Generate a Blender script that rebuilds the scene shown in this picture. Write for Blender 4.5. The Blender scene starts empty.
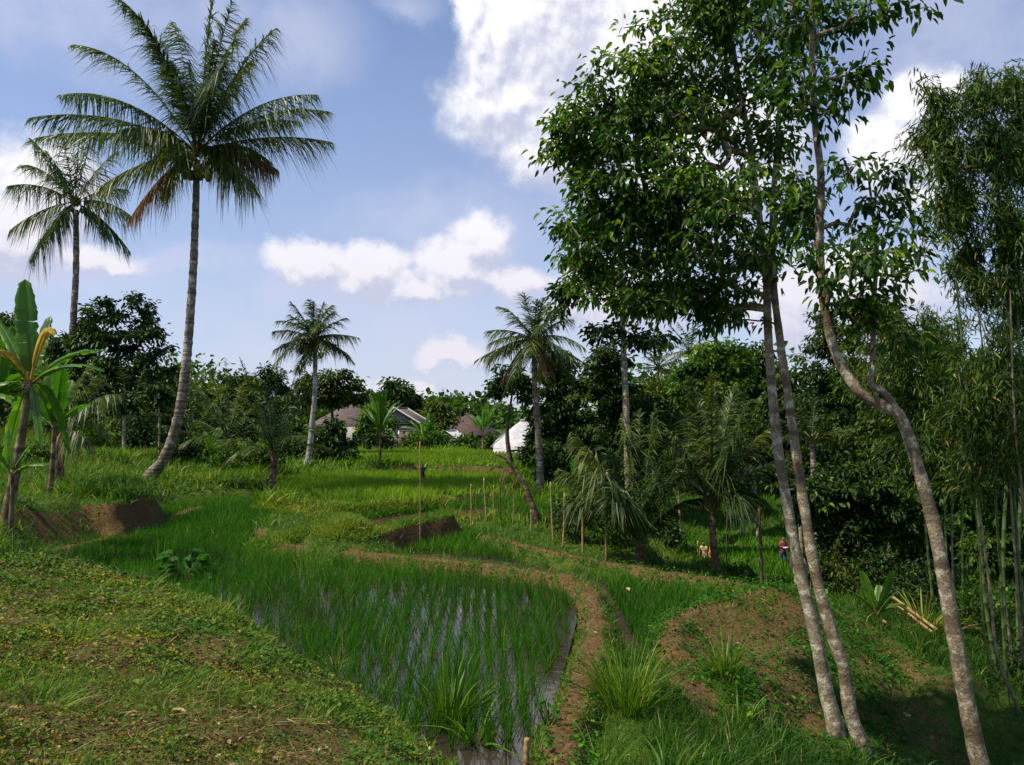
import bpy, bmesh, math, random
import numpy as np
from mathutils import Vector

RNG = np.random.default_rng(7)
random.seed(7)
scene = bpy.context.scene
COL = scene.collection

# ------------------------------------------------------------------ camera
EYE = np.array([0.0, 0.0, 3.4])
TILT = math.radians(2.42)
FPX = 768.0
cam_data = bpy.data.cameras.new('camera')
cam_data.sensor_width = 36.0
cam_data.lens = 27.0
cam_data.clip_start = 0.05
cam_data.clip_end = 6000.0
cam = bpy.data.objects.new('camera', cam_data)
cam.location = EYE
cam.rotation_euler = (math.pi / 2 + TILT, 0, 0)
COL.objects.link(cam)
scene.camera = cam

# ------------------------------------------------------------------ sun
SUN_EL = math.radians(57)
SUN_DIR = Vector((-0.86, -0.26, 0)).normalized() * math.cos(SUN_EL) + Vector((0, 0, math.sin(SUN_EL)))   # towards the sun
sd = bpy.data.lights.new('sun', 'SUN')
sd.energy = 5.0
sd.angle = math.radians(0.6)
sd.color = (1.0, 0.925, 0.77)
sun = bpy.data.objects.new('sun', sd)
sun.rotation_euler = SUN_DIR.to_track_quat('Z', 'Y').to_euler()
sun.location = (0, 0, 60)
COL.objects.link(sun)

# ------------------------------------------------------------------ exposure
scene.view_settings.view_transform = 'Standard'
scene.view_settings.look = 'None'
scene.view_settings.exposure = 0.28
scene.view_settings.gamma = 1.0
scene.view_settings.use_curve_mapping = False
scene.cycles.max_bounces = 6
scene.cycles.diffuse_bounces = 2
scene.cycles.glossy_bounces = 2
scene.cycles.transmission_bounces = 3
scene.cycles.transparent_max_bounces = 6
scene.cycles.use_denoising = True

# ------------------------------------------------------------------ sky (nishita + clouds laid out by direction)
class NT:
    """tiny helper round a node tree"""
    def __init__(s, tree): s.t = tree; s.N = tree.nodes; s.L = tree.links
    def n(s, typ, **kw):
        nd = s.N.new(typ)
        for k, v in kw.items():
            if k == 'ins':
                for a, b in v.items():
                    if isinstance(b, bpy.types.NodeSocket): s.L.new(b, nd.inputs[a])
                    else: nd.inputs[a].default_value = b
            else: setattr(nd, k, v)
        return nd
    def m(s, op, a, b=None, c=None, clamp=False):
        nd = s.N.new('ShaderNodeMath'); nd.operation = op; nd.use_clamp = clamp
        for i, v in enumerate((a, b, c)):
            if v is None: continue
            if isinstance(v, bpy.types.NodeSocket): s.L.new(v, nd.inputs[i])
            else: nd.inputs[i].default_value = v
        return nd.outputs[0]
    def mixc(s, f, a, b, mode='MIX'):
        nd = s.N.new('ShaderNodeMix'); nd.data_type = 'RGBA'; nd.blend_type = mode
        for i, v in ((0, f), (6, a), (7, b)):
            if isinstance(v, bpy.types.NodeSocket): s.L.new(v, nd.inputs[i])
            else: nd.inputs[i].default_value = v if i == 0 else (*v, 1) if len(v) == 3 else v
        return nd.outputs[2]
    def ss(s, x, lo, hi, a=0.0, b=1.0):
        nd = s.N.new('ShaderNodeMapRange'); nd.interpolation_type = 'SMOOTHSTEP'
        s.L.new(x, nd.inputs[0])
        for i, v in ((1, lo), (2, hi), (3, a), (4, b)): nd.inputs[i].default_value = v
        return nd.outputs[0]

world = bpy.data.worlds.new('World'); scene.world = world; world.use_nodes = True
W = NT(world.node_tree); W.N.clear()
SKY_S = 0.1
out = W.n('ShaderNodeOutputWorld'); bg = W.n('ShaderNodeBackground', ins={'Strength': SKY_S}); W.L.new(bg.outputs[0], out.inputs[0])
sky = W.n('ShaderNodeTexSky', sky_type='NISHITA', sun_disc=False)
sky.sun_elevation = SUN_EL
sky.sun_rotation = math.atan2(SUN_DIR.x, SUN_DIR.y)
sky.air_density = 1.0; sky.dust_density = 0.4; sky.ozone_density = 1.0
tc = W.n('ShaderNodeTexCoord')
sep = W.n('ShaderNodeSeparateXYZ', ins={0: tc.outputs['Generated']})
az = W.m('ARCTAN2', sep.outputs[0], sep.outputs[1])
el = W.m('ARCSINE', sep.outputs[2])
ae = W.n('ShaderNodeCombineXYZ', ins={0: az, 1: el}).outputs[0]
n1 = W.n('ShaderNodeTexNoise', ins={'Vector': ae, 'Scale': 7.0, 'Detail': 9.0, 'Roughness': 0.62})
n2 = W.n('ShaderNodeTexNoise', ins={'Vector': ae, 'Scale': 3.0, 'Detail': 5.0, 'Roughness': 0.5})
off = W.n('ShaderNodeVectorMath', operation='SUBTRACT', ins={0: n1.outputs['Color'], 1: (0.5, 0.5, 0.5)}).outputs[0]
off = W.n('ShaderNodeVectorMath', operation='SCALE', ins={0: off, 'Scale': 0.115}).outputs[0]
aed = W.n('ShaderNodeVectorMath', operation='ADD', ins={0: ae, 1: off}).outputs[0]

def azel(px, py):
    u = (px - 512) / FPX; v = (382.5 - py) / FPX
    y = math.cos(TILT) - v * math.sin(TILT); z = math.sin(TILT) + v * math.cos(TILT)
    return math.atan2(u, y), math.asin(z / math.sqrt(u * u + y * y + z * z))

def blobs(lst, src):
    acc = None
    for px, py, rx, ry in lst:
        a, e = azel(px, py)
        kx, ky = FPX / rx * 1.0, FPX / ry * 1.0
        mp = W.n('ShaderNodeMapping', ins={0: src, 1: (-a * kx, -e * ky, 0), 3: (kx, ky, 1)})
        ln = W.n('ShaderNodeVectorMath', operation='LENGTH', ins={0: mp.outputs[0]}).outputs['Value']
        v = W.m('SUBTRACT', 1.0, ln)
        acc = v if acc is None else W.m('SMOOTH_MAX', acc, v, 0.25)
    return acc
WHITE = [(555, 20, 95, 120), (640, 60, 110, 130), (515, 100, 90, 80), (500, 30, 60, 60), (590, 120, 80, 60), (545, 150, 70, 45), (478, 5, 30, 40),
               (700, 160, 120, 110), (470, 10, 22, 30),
               (480, 240, 44, 40), (450, 268, 60, 36), (365, 274, 52, 30), (308, 268, 50, 26), (515, 285, 54, 30), (420, 294, 80, 20),
               (40, 190, 62, 52), (10, 230, 60, 50), (90, 250, 60, 22), (455, 355, 38, 18), (410, 385, 44, 14), (350, 385, 30, 12), (620, 300, 90, 60),
               (920, 110, 34, 36), (900, 160, 60, 50), (840, 300, 120, 60), (930, 200, 40, 30)]
white = blobs(WHITE, aed)
UPV = (-0.012, 0.028, 0.0)
aed2 = W.n('ShaderNodeVectorMath', operation='ADD', ins={0: aed, 1: UPV}).outputs[0]
white_up = blobs(WHITE, aed2)
rel_big = W.m('SUBTRACT', white, white_up)
wisp = blobs([(300, 30, 85, 60), (230, 20, 70, 50), (90, 20, 150, 60), (410, 0, 40, 20), (150, 262, 200, 22), (300, 300, 200, 40),
              (460, 330, 260, 60), (250, 340, 300, 60), (590, 200, 80, 80), (960, 60, 120, 110), (500, 400, 700, 70), (440, 230, 140, 60), (60, 270, 160, 30)], aed)
n3 = W.n('ShaderNodeTexNoise', ins={'Vector': ae, 'Scale': 16.0, 'Detail': 9.0, 'Roughness': 0.6})
n3u = W.n('ShaderNodeTexNoise', ins={'Vector': W.n('ShaderNodeVectorMath', operation='ADD', ins={0: ae, 1: (-0.005, 0.011, 0.0)}).outputs[0], 'Scale': 16.0, 'Detail': 4.0, 'Roughness': 0.55})
n3s = W.n('ShaderNodeTexNoise', ins={'Vector': ae, 'Scale': 16.0, 'Detail': 4.0, 'Roughness': 0.55})
rel = W.m('ADD', W.m('MULTIPLY', rel_big, 1.1), W.m('MULTIPLY', W.m('SUBTRACT', n3s.outputs['Fac'], n3u.outputs['Fac']), 2.6))
white = W.m('ADD', white, W.m('MULTIPLY', W.m('SUBTRACT', n3.outputs['Fac'], 0.5), 0.6))
wm = W.ss(white, -0.02, 0.48)
ws = W.m('MULTIPLY', W.ss(wisp, -0.1, 0.85), W.ss(n1.outputs['Fac'], 0.3, 0.62, 0.35, 1.0))
# clouds outside the picture so that the light from the rest of the sky is right too
oth = W.m('MULTIPLY', W.ss(n2.outputs['Fac'], 0.52, 0.72), W.ss(W.m('ABSOLUTE', az), 0.75, 1.0))
lo = W.ss(el, 0.0, 0.75, 1.0, 0.0)
skyc = W.mixc(1.0, sky.outputs[0], (0.98, 1.12, 1.32), 'MULTIPLY')
skyc = W.mixc(W.m('MULTIPLY', lo, 0.55), skyc, (4.6, 4.8, 6.35))
s1 = W.mixc(W.m('MULTIPLY', ws, 0.6), skyc, (5.5, 5.7, 7.2))
core = W.ss(white, 0.12, 0.62)
tex = W.ss(W.m('ADD', W.m('MULTIPLY', n3.outputs['Fac'], .5), W.m('MULTIPLY', n1.outputs['Fac'], .5)), 0.43, 0.57)
lit = W.ss(W.m('ADD', rel, W.m('MULTIPLY', core, 0.12)), -0.38, 0.52)
hi = W.ss(el, 0.08, 0.35)
ccol = W.mixc(lit, (4.9, 5.1, 6.5), W.mixc(hi, (7.1, 6.8, 7.5), (8.9, 8.8, 9.0)))
s2 = W.mixc(W.m('MULTIPLY', W.m('MAXIMUM', wm, oth), 0.94), s1, ccol)
W.L.new(s2, bg.inputs[0])
world.cycles.sampling_method = 'MANUAL'; world.cycles.sample_map_resolution = 512

# ------------------------------------------------------------------ helpers: image rays to places in the world
def ray(px, py):
    u = (px - 512) / FPX; v = (382.5 - py) / FPX
    return np.array([u, math.cos(TILT) - v * math.sin(TILT), math.sin(TILT) + v * math.cos(TILT)])
def P(px, py, d):
    r = ray(px, py); return EYE + r * (d / r[1])
def G(px, py, z):
    r = ray(px, py); return (EYE + r * ((z - EYE[2]) / r[2]))[:2]
def X(px, d): return (px - 512) / FPX * d * 1.0

def sstep(x, a, b):
    t = np.clip((x - a) / (b - a), 0, 1); return t * t * (3 - 2 * t)

def seg_dist(px, py, a, b):
    ax, ay = a; bx, by = b
    dx, dy = bx - ax, by - ay
    t = np.clip(((px - ax) * dx + (py - ay) * dy) / (dx * dx + dy * dy + 1e-9), 0, 1)
    return np.hypot(px - ax - t * dx, py - ay - t * dy), t

def sdf(poly, x, y):
    """signed distance, negative inside"""
    d = np.full(x.shape, 1e9); ins = np.zeros(x.shape, bool)
    n = len(poly)
    for i in range(n):
        a, b = poly[i], poly[(i + 1) % n]
        dd, _ = seg_dist(x, y, a, b); d = np.minimum(d, dd)
        c = ((a[1] > y) != (b[1] > y)) & (x < (b[0] - a[0]) * (y - a[1]) / (b[1] - a[1] + 1e-12) + a[0])
        ins ^= c
    return np.where(ins, -d, d)

def line_dist(pts, x, y):
    d = np.full(x.shape, 1e9); z = np.zeros(x.shape)
    for (a, b) in zip(pts[:-1], pts[1:]):
        dd, t = seg_dist(x, y, a[:2], b[:2])
        k = dd < d
        d = np.where(k, dd, d); z = np.where(k, a[2] + (b[2] - a[2]) * t, z)
    return d, z

_perm = np.random.default_rng(3).random((256, 256))
def vnoise(x, y):
    xi = np.floor(x).astype(int); yi = np.floor(y).astype(int); fx = x - xi; fy = y - yi
    fx = fx * fx * (3 - 2 * fx); fy = fy * fy * (3 - 2 * fy)
    g = lambda a, b: _perm[a & 255, b & 255]
    return (g(xi, yi) * (1 - fx) + g(xi + 1, yi) * fx) * (1 - fy) + (g(xi, yi + 1) * (1 - fx) + g(xi + 1, yi + 1) * fx) * fy
def fbm(x, y, o=4):
    s = 0; a = .5
    for i in range(o): s = s + a * (vnoise(x * 2 ** i + i * 17.3, y * 2 ** i + i * 9.1) - .5); a *= .5
    return s

# ------------------------------------------------------------------ lie of the land
CTRL = [(60, 24, 1.1), (0, 18, 1.25), (-250, 18, 1.6), (100, 33, 1.7), (0, 42, 2.4), (-250, 35, 2.6), (170, 40, 1.2), (130, 31, 0.9),
        (160, 31, .45), (220, 34, .7), (200, 45, 1.1), (120, 60, 2.0), (0, 80, 3.2), (-300, 80, 4), (250, 42, .5), (280, 60, .6),
        (300, 45, .35), (400, 43, .3), (500, 43, .2), (350, 60, .5), (450, 60, .5), (450, 85, -1.4), (400, 78, -1.0), (350, 80, -.9), (520, 85, -1.2),
        (450, 150, .5), (300, 200, 2), (600, 200, 1), (100, 200, 4), (500, 600, 6), (900, 500, 8), (0, 600, 10),
        (560, 28, -.1), (540, 36, -.1), (540, 24, -.05), (640, 22.5, -.3), (600, 40, -1.5), (700, 20.5, -.6), (760, 20.5, -1.1), (650, 33, -3.0),
        (720, 46, -4.7), (780, 46, -4.3), (703, 40, -4.25), (775, 37, -3.8), (703, 24, -1.7), (703, 28, -2.7), (660, 28, -2.4), (703, 33, -3.5), (781, 24, -2.3), (781, 30, -3.3), (720, 62, -3.6), (760, 80, -1.5), (640, 60, -2.6), (850, 25, -2.5), (850, 40, -4.2), (900, 60, -2), (1000, 40, -2),
        (860, 15.5, -.85), (900, 14, -.72), (940, 13, -.85), (870, 17.5, -1.0), (820, 19, -1.3), (930, 18, -1.2), (850, 12.5, -1.25), (900, 11.2, -1.35), (960, 11, -1.6), (1010, 13, -1.4),
        (1030, 20, -1.6), (1200, 12, -1.6), (1200, 25, -1.5), (700, 8.6, -.25), (650, 8.2, 0.0), (760, 9, -.5), (830, 9.8, -.66), (900, 9, -1.0),
        (980, 8.5, -.95), (1150, 8, -1), (820, 7, -.55), (600, 7.2, .12), (700, 6, -.1), (700, 3, .3), (900, 4, -.3), (780, 12, -.25), (720, 11, -.15),
        (640, 10, 0), (400, 4, .5), (300, 8, 0)]
CX = np.array([X(a, b) / b for a, b, c in CTRL]); CY = np.array([math.log(b) for a, b, c in CTRL]); CZ = np.array([c for a, b, c in CTRL])
def macro(x, y):
    yy = np.maximum(y, 2.0); u = x / yy; l = np.log(yy)
    num = 0; den = 0
    for a, b, c in zip(CX, CY, CZ):
        w = 1.0 / ((u - a) ** 2 * 1.5 + (l - b) ** 2 + 0.0006) ** 2
        num = num + w * c; den = den + w
    return num / den

def poly(z, pts): return [tuple(G(a, b, z)) for a, b in pts]
POLY_A = poly(0, [(543, 800), (546, 740), (556, 700), (568, 655), (577, 620), (576, 592), (560, 579), (500, 569), (430, 561), (340, 553), (262, 546),
                  (250, 538), (262, 526), (325, 512), (300, 503), (255, 500), (190, 504), (150, 516), (142, 529), (100, 545), (60, 556), (60, 600), (150, 660), (250, 730), (350, 830)])
POLY_B = poly(-.1, [(372, 553), (430, 553), (500, 561), (572, 573), (604, 588), (614, 620), (636, 652), (662, 656), (674, 630), (696, 610), (748, 590), (700, 583),
                    (600, 568), (540, 556), (492, 541), (466, 530), (430, 537), (380, 547)])
POLY_C = poly(.12, [(355, 528), (352, 522), (440, 511), (500, 508), (530, 520), (560, 519), (550, 505), (505, 497), (430, 503), (350, 511), (322, 511)])
POLY_D = poly(.25, [(290, 497), (350, 505), (430, 498), (500, 490), (512, 482), (505, 473), (430, 472), (340, 476), (300, 477), (272, 481), (268, 492)])
POLY_E = [(X(300, 42.5), 42.5), (X(430, 42.0), 42.0), (X(506, 41), 41), (X(520, 62), 62), (X(330, 62), 62)]
PADS = [(POLY_A, -.05, .22), (POLY_B, -.14, .2), (POLY_C, .10, .25), (POLY_D, .22, .25), (POLY_E, .48, .3)]
def pl(pts): return [(*G(a, b, z), z) for a, b, z in pts]
BUNDS = [  # line, half width, slope, soil
    (pl([(256, 541, .22), (340, 550, .26), (430, 558, .26), (500, 566, .25), (566, 576, .22)]), .13, 1.3, .85),
    (pl([(562, 577, .17), (588, 588, .2), (597, 610, .2), (594, 650, .2), (578, 690, .2), (560, 735, .2), (562, 800, .2)]), .13, 1.6, 1.0),
    (pl([(488, 535, .16), (540, 549, .17), (600, 561, .17), (700, 577, .12), (755, 586, .1)]), .14, 1.0, .8),
    (pl([(270, 497, .5), (350, 506, .5), (430, 498, .46), (505, 489, .46)]), .07, 1.2, .35),
    (pl([(668, 640, .02), (676, 624, .1), (694, 609, .14), (730, 600, .18), (772, 588, .2), (800, 590, .0)]), .12, .55, .9),
    (pl([(356, 538, .40), (400, 525, .48), (446, 515, .50)]), .24, 2.2, -.95),
    (pl([(266, 540, .26), (300, 531, .38), (325, 523, .56), (338, 515, .84), (350, 522, .80)]), .2, .75, .3),
    (pl([(20, 556, .25), (92, 541, .12), (150, 527, .1), (184, 512, .1), (200, 506, .1)]), .16, 1.0, .9),
    ([(X(300, 41.8), 41.8, .78), (X(430, 41.4), 41.4, .80), (X(505, 40.4), 40.4, .78)], .3, 1.6, .42),
]
LM = [tuple(G(a, b, 1.0)) for a, b in [(-260, 520), (0, 508), (60, 502), (112, 502), (140, 496), (146, 489), (100, 480), (-260, 470)]]
EARTH = [(poly(0, [(664, 650), (676, 620), (700, 604), (780, 588), (830, 610), (845, 700), (800, 700), (750, 668), (700, 655)]), .56), (poly(-.1, [(655, 655), (690, 655), (722, 690), (765, 745), (745, 750), (695, 715), (660, 680)]), .75),
         (poly(-1.2, [(830, 640), (870, 650), (950, 700), (1000, 740), (900, 745), (850, 700)]), .5)]
HILL = lambda x, y: 2.114 - .21 * x - .178 * y
def hillpt(px, py):
    r = ray(px, py); n = np.array([.21, .178, 1.0]); t = (2.114 - n @ EYE) / (n @ r); return tuple((EYE + r * t)[:2])
HP = [hillpt(a, b) for a, b in [(-420, 548), (-200, 546), (0, 547), (60, 556), (110, 566), (165, 580), (225, 598), (262, 622), (300, 648), (380, 690), (436, 728), (476, 775)]]
HP += [(.15, 3.2), (.9, 1.2), (1.6, -1.0), (2.0, -8), (-30, -8)]
print('hill rim', [(round(a, 1), round(b, 1)) for a, b in HP])

def land(x, y, masks=False):
    x = np.asarray(x, float); y = np.asarray(y, float)
    z = macro(x, y) + fbm(x * .9, y * .9) * .18 * np.clip(y / 12, .5, 4)
    soil = np.zeros(x.shape); litter = np.zeros(x.shape); mud = np.zeros(x.shape)
    for i, (pg, lv, fo) in enumerate(PADS):
        s = sdf(pg, x, y)
        if i == 0: s = s + np.maximum(s, 0) * 0; fo = .22 + 1.3 * sstep(-x, 6.5, 9.5)
        w = sstep(-s, -fo, 0.0)
        z = z * (1 - w) + lv * w
        mud = np.maximum(mud, sstep(-s, -.05, .05)); soil = np.maximum(soil, (.75 * np.exp(-np.maximum(s, 0) / .2) * (s > 0)) * (x > -6.5))
    hx, hy = G(346, 519, .8); hd = np.hypot(x - hx, y - hy) + fbm(x * 3, y * 3, 3) * .5; soil = np.maximum(soil, .95 * sstep(-hd, -.95, -.5)); z = z + .16 * sstep(-hd, -.55, -.2) * (1 + 2.5 * fbm(x * 6, y * 6, 3))
    s = sdf(LM, x, y) + fbm(x * .9 + 2, y * .9, 4) * 1.0
    zl = 1.0 + .12 * fbm(x * 1.3, y * 1.3) + .05 * (y - 22) - np.maximum(s, 0) * 2.4
    k = zl > z; z = np.where(k, zl, z); soil = np.where(k, sstep(s, .02, .15) * .95 * sstep(x, -12.9, -12.3), soil); mud = np.where(k, 0, mud)
    for pts, hw, sl, so in BUNDS:
        d, top = line_dist(pts, x, y)
        d = d + fbm(x * 2.5, y * 2.5, 3) * .22
        zz = top + fbm(x * 4, y * 4, 3) * .07 - np.maximum(d - hw, 0) * sl
        k = zz > z
        z = np.where(k, zz, z)
        ed = sstep(d, hw * .55, hw * 1.0)
        soil = np.where(k, so * (1 - .55 * ed) if so > 0 else -so * (.1 + .9 * ed), soil); mud = np.where(k, 0, mud)
    for pg, am in EARTH:
        s = sdf(pg, x, y) + fbm(x * 1.7, y * 1.7, 4) * 1.1
        soil = np.maximum(soil, am * sstep(-s, -.1, .25))
    s = sdf(HP, x, y) + fbm(x * 1.6, y * 1.6) * .35
    zh = HILL(x, np.maximum(y, -2)) + fbm(x * 1.1 + 5, y * 1.1) * .22 + fbm(x * 5, y * 5, 3) * .11 - np.maximum(s, 0) * 1.3 - .12 * sstep(s, -.8, 0)
    zh = np.where(s > 6, -99, zh)
    k = zh > z
    z = np.where(k, zh, z); litter = np.where(k, 1.0, litter); mud = np.where(k, 0, mud); soil = np.where(k, 0, soil)
    if masks: return z, soil, litter, mud
    return z
def hit(px, py, far=60.0):
    r = ray(px, py); d = np.geomspace(1.5, far, 1400); X_ = EYE[0] + r[0] / r[1] * d; Z_ = EYE[2] + r[2] / r[1] * d
    h = land(X_, d); k = np.argmax(Z_ < h); return np.array([X_[k], d[k], h[k]])
def zat(x, y): return float(land(np.array([x]), np.array([y]))[0])

# ------------------------------------------------------------------ mesh buffers
class MB:
    def __init__(s): s.V = []; s.Q = []; s.T3 = []; s.A = []; s.n = 0
    def add(s, v, q=None, t=None, tint=.5):
        v = np.asarray(v, float).reshape(-1, 3)
        if q is not None and len(q): s.Q.append(np.asarray(q, np.int64).reshape(-1, 4) + s.n)
        if t is not None and len(t): s.T3.append(np.asarray(t, np.int64).reshape(-1, 3) + s.n)
        s.V.append(v); s.A.append(np.broadcast_to(np.asarray(tint, float), (len(v),)) if np.ndim(tint) < 2 else tint)
        s.n += len(v)
    def build(s, name, mat, parent=None, loc=None, smooth=False):
        V = np.concatenate(s.V) if s.V else np.zeros((0, 3)); A = np.concatenate(s.A) if s.A else np.zeros(0)
        Q = np.concatenate(s.Q) if s.Q else np.zeros((0, 4), int); T = np.concatenate(s.T3) if s.T3 else np.zeros((0, 3), int)
        o0 = np.array(parent['_o']) if parent is not None and '_o' in parent else (np.array(loc) if loc is not None else np.zeros(3))
        me = bpy.data.meshes.new(name)
        me.vertices.add(len(V)); me.vertices.foreach_set('co', (V - o0).astype(np.float32).ravel())
        li = np.concatenate([Q.ravel(), T.ravel()]).astype(np.int32)
        me.loops.add(len(li)); me.loops.foreach_set('vertex_index', li)
        me.polygons.add(len(Q) + len(T))
        st = np.concatenate([np.arange(len(Q)) * 4, len(Q) * 4 + np.arange(len(T)) * 3]).astype(np.int32)
        me.polygons.foreach_set('loop_start', st)
        me.update(calc_edges=True)
        at = me.attributes.new('tint', 'FLOAT', 'POINT'); at.data.foreach_set('value', A.astype(np.float32))
        if smooth: me.polygons.foreach_set('use_smooth', np.ones(len(Q) + len(T), bool))
        me.materials.append(mat)
        o = bpy.data.objects.new(name, me); COL.objects.link(o)
        if parent is not None: o.parent = parent; o['_o'] = list(map(float, o0))
        elif loc is not None: o.location = loc
        return o

def unit(v): return v / (np.linalg.norm(v, axis=-1, keepdims=True) + 1e-9)

def leaves(mb, C, D, L, Wd, tint, rng=RNG, fold=.22, droop=.15, up=(0, 0, 1), roll=.7):
    n = len(C); D = unit(D)
    R = np.array(up) + rng.normal(0, roll, (n, 3))
    S = unit(np.cross(D, R)); N = np.cross(S, D)
    L = np.broadcast_to(L, (n,))[:, None]; Wd = np.broadcast_to(Wd, (n,))[:, None]
    g = np.array([0, 0, -1.0]) * droop * L
    v = np.stack([C, C + D * .3 * L + S * .5 * Wd + N * fold * Wd + g * .1, C + D * .68 * L + S * .42 * Wd + N * fold * Wd + g * .45, C + D * L + g,
                  C + D * .68 * L - S * .42 * Wd + N * fold * Wd + g * .45, C + D * .3 * L - S * .5 * Wd + N * fold * Wd + g * .1], 1).reshape(-1, 3)
    b = np.arange(n)[:, None] * 6
    q = np.concatenate([b + np.array([0, 1, 2, 3]), b + np.array([0, 3, 4, 5])])
    mb.add(v, q, tint=np.repeat(np.broadcast_to(tint, (n,)), 6))

def blades(mb, B, D, L, Wd, bend, tint, nseg=2, rng=RNG, side=None):
    n = len(B); D = unit(D); L = np.broadcast_to(L, (n,))[:, None]; Wd = np.broadcast_to(Wd, (n,))[:, None]
    if side is None: side = unit(np.cross(D, rng.normal(0, 1, (n, 3))))
    cols = []
    for k in range(nseg + 1):
        t = k / nseg
        c = B + D * L * t + bend * L * t * t
        w = Wd * (1.0 if k == 0 else (1 - t) ** .6 * 1.1) * .5
        if k < nseg: cols += [c - side * w, c + side * w]
        else: cols += [c]
    m = 2 * nseg + 1
    v = np.stack(cols, 1).reshape(-1, 3); b = np.arange(n)[:, None] * m
    qs = [b + np.array([2 * k, 2 * k + 1, 2 * k + 3, 2 * k + 2]) for k in range(nseg - 1)]
    k = nseg - 1
    mb.add(v, np.concatenate(qs) if qs else None, b + np.array([2 * k, 2 * k + 1, 2 * k + 2]), tint=np.repeat(np.broadcast_to(tint, (n,)), m))

def smooth_path(pts, n):
    pts = np.asarray(pts, float); m = len(pts)
    if m == 2: t = np.linspace(0, 1, n)[:, None]; return pts[0] * (1 - t) + pts[1] * t
    seg = np.linalg.norm(np.diff(pts[:, :3], axis=0), axis=1); cum = np.concatenate([[0], np.cumsum(seg)])
    P_ = np.vstack([2 * pts[0] - pts[1], pts, 2 * pts[-1] - pts[-2]])
    out_ = []
    for s in np.linspace(0, cum[-1], n):
        i = min(np.searchsorted(cum, s, side='right') - 1, m - 2); t = (s - cum[i]) / max(cum[i + 1] - cum[i], 1e-9)
        p0, p1, p2, p3 = P_[i], P_[i + 1], P_[i + 2], P_[i + 3]
        out_.append(.5 * ((2 * p1) + (-p0 + p2) * t + (2 * p0 - 5 * p1 + 4 * p2 - p3) * t * t + (-p0 + 3 * p1 - 3 * p2 + p3) * t ** 3))
    return np.array(out_)

def tube(mb, pts, rad, n=8, tint=.5, cap=True, jit=0):
    pts = np.asarray(pts, float); m = len(pts); rad = np.broadcast_to(rad, (m,))
    T = unit(np.gradient(pts, axis=0))
    ref = np.array([0.31, 0.95, .05]) if abs(T[0][2]) > .8 else np.array([0, 0, 1.0])
    S = unit(np.cross(T, ref)); U = np.cross(S, T)
    a = np.linspace(0, 2 * math.pi, n, endpoint=False)
    r = rad[:, None] * (1 + (RNG.normal(0, jit, (m, n)) if jit else 0))
    v = pts[:, None, :] + r[..., None] * (np.cos(a)[None, :, None] * S[:, None, :] + np.sin(a)[None, :, None] * U[:, None, :])
    i = np.arange(m - 1)[:, None] * n; j = np.arange(n)[None, :]; j2 = (j + 1) % n
    q = np.stack([i + j, i + j2, i + n + j2, i + n + j], -1).reshape(-1, 4)
    v = v.reshape(-1, 3); t3 = None
    if cap:
        v = np.vstack([v, pts[0], pts[-1]]); c0, c1 = m * n, m * n + 1
        jj = np.arange(n); t3 = np.concatenate([np.stack([np.full(n, c0), (jj + 1) % n, jj], -1), np.stack([np.full(n, c1), (m - 1) * n + jj, (m - 1) * n + (jj + 1) % n], -1)])
    mb.add(v, q, t3, tint)

def sticks(mb, A, B, ra, rb, n=5, tint=.5):
    """many short tapered tubes at once"""
    k = len(A); T = unit(B - A); ref = np.where(np.abs(T[:, 2:3]) > .8, np.array([[1.0, 0, 0]]), np.array([[0, 0, 1.0]]))
    S = unit(np.cross(T, ref)); U = np.cross(S, T); a = np.linspace(0, 2 * math.pi, n, endpoint=False)
    ring = np.cos(a)[None, :, None] * S[:, None] + np.sin(a)[None, :, None] * U[:, None]
    v = np.concatenate([A[:, None] + ring * np.asarray(ra).reshape(-1, 1, 1), B[:, None] + ring * np.asarray(rb).reshape(-1, 1, 1)], 1).reshape(-1, 3)
    b = np.arange(k)[:, None, None] * 2 * n; j = np.arange(n); j2 = (j + 1) % n
    q = (b + np.stack([j, j2, n + j2, n + j], -1)[None]).reshape(-1, 4)
    mb.add(v, q, tint=tint)

def box(mb, c, s, rz=0, tint=.5):
    c = np.array(c, float); s = np.array(s, float) / 2
    v = np.array([[x, y, z] for x in (-1, 1) for y in (-1, 1) for z in (-1, 1)]) * s
    ca, sa = math.cos(rz), math.sin(rz); v = v @ np.array([[ca, sa, 0], [-sa, ca, 0], [0, 0, 1]]) + c
    mb.add(v, [[0, 1, 3, 2], [4, 6, 7, 5], [0, 4, 5, 1], [2, 3, 7, 6], [0, 2, 6, 4], [1, 5, 7, 3]], tint=tint)

# ------------------------------------------------------------------ tags
def tag(o, label=None, cat=None, group=None, kind=None):
    if label: o['label'] = label
    if cat: o['category'] = cat
    if group: o['group'] = group
    if kind: o['kind'] = kind
    return o
def thing(name, loc, label, cat, group=None):
    o = bpy.data.objects.new(name, None); o.empty_display_size = .2; COL.objects.link(o)
    o.location = loc; o['_o'] = [float(v) for v in loc]
    return tag(o, label, cat, group)

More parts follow.
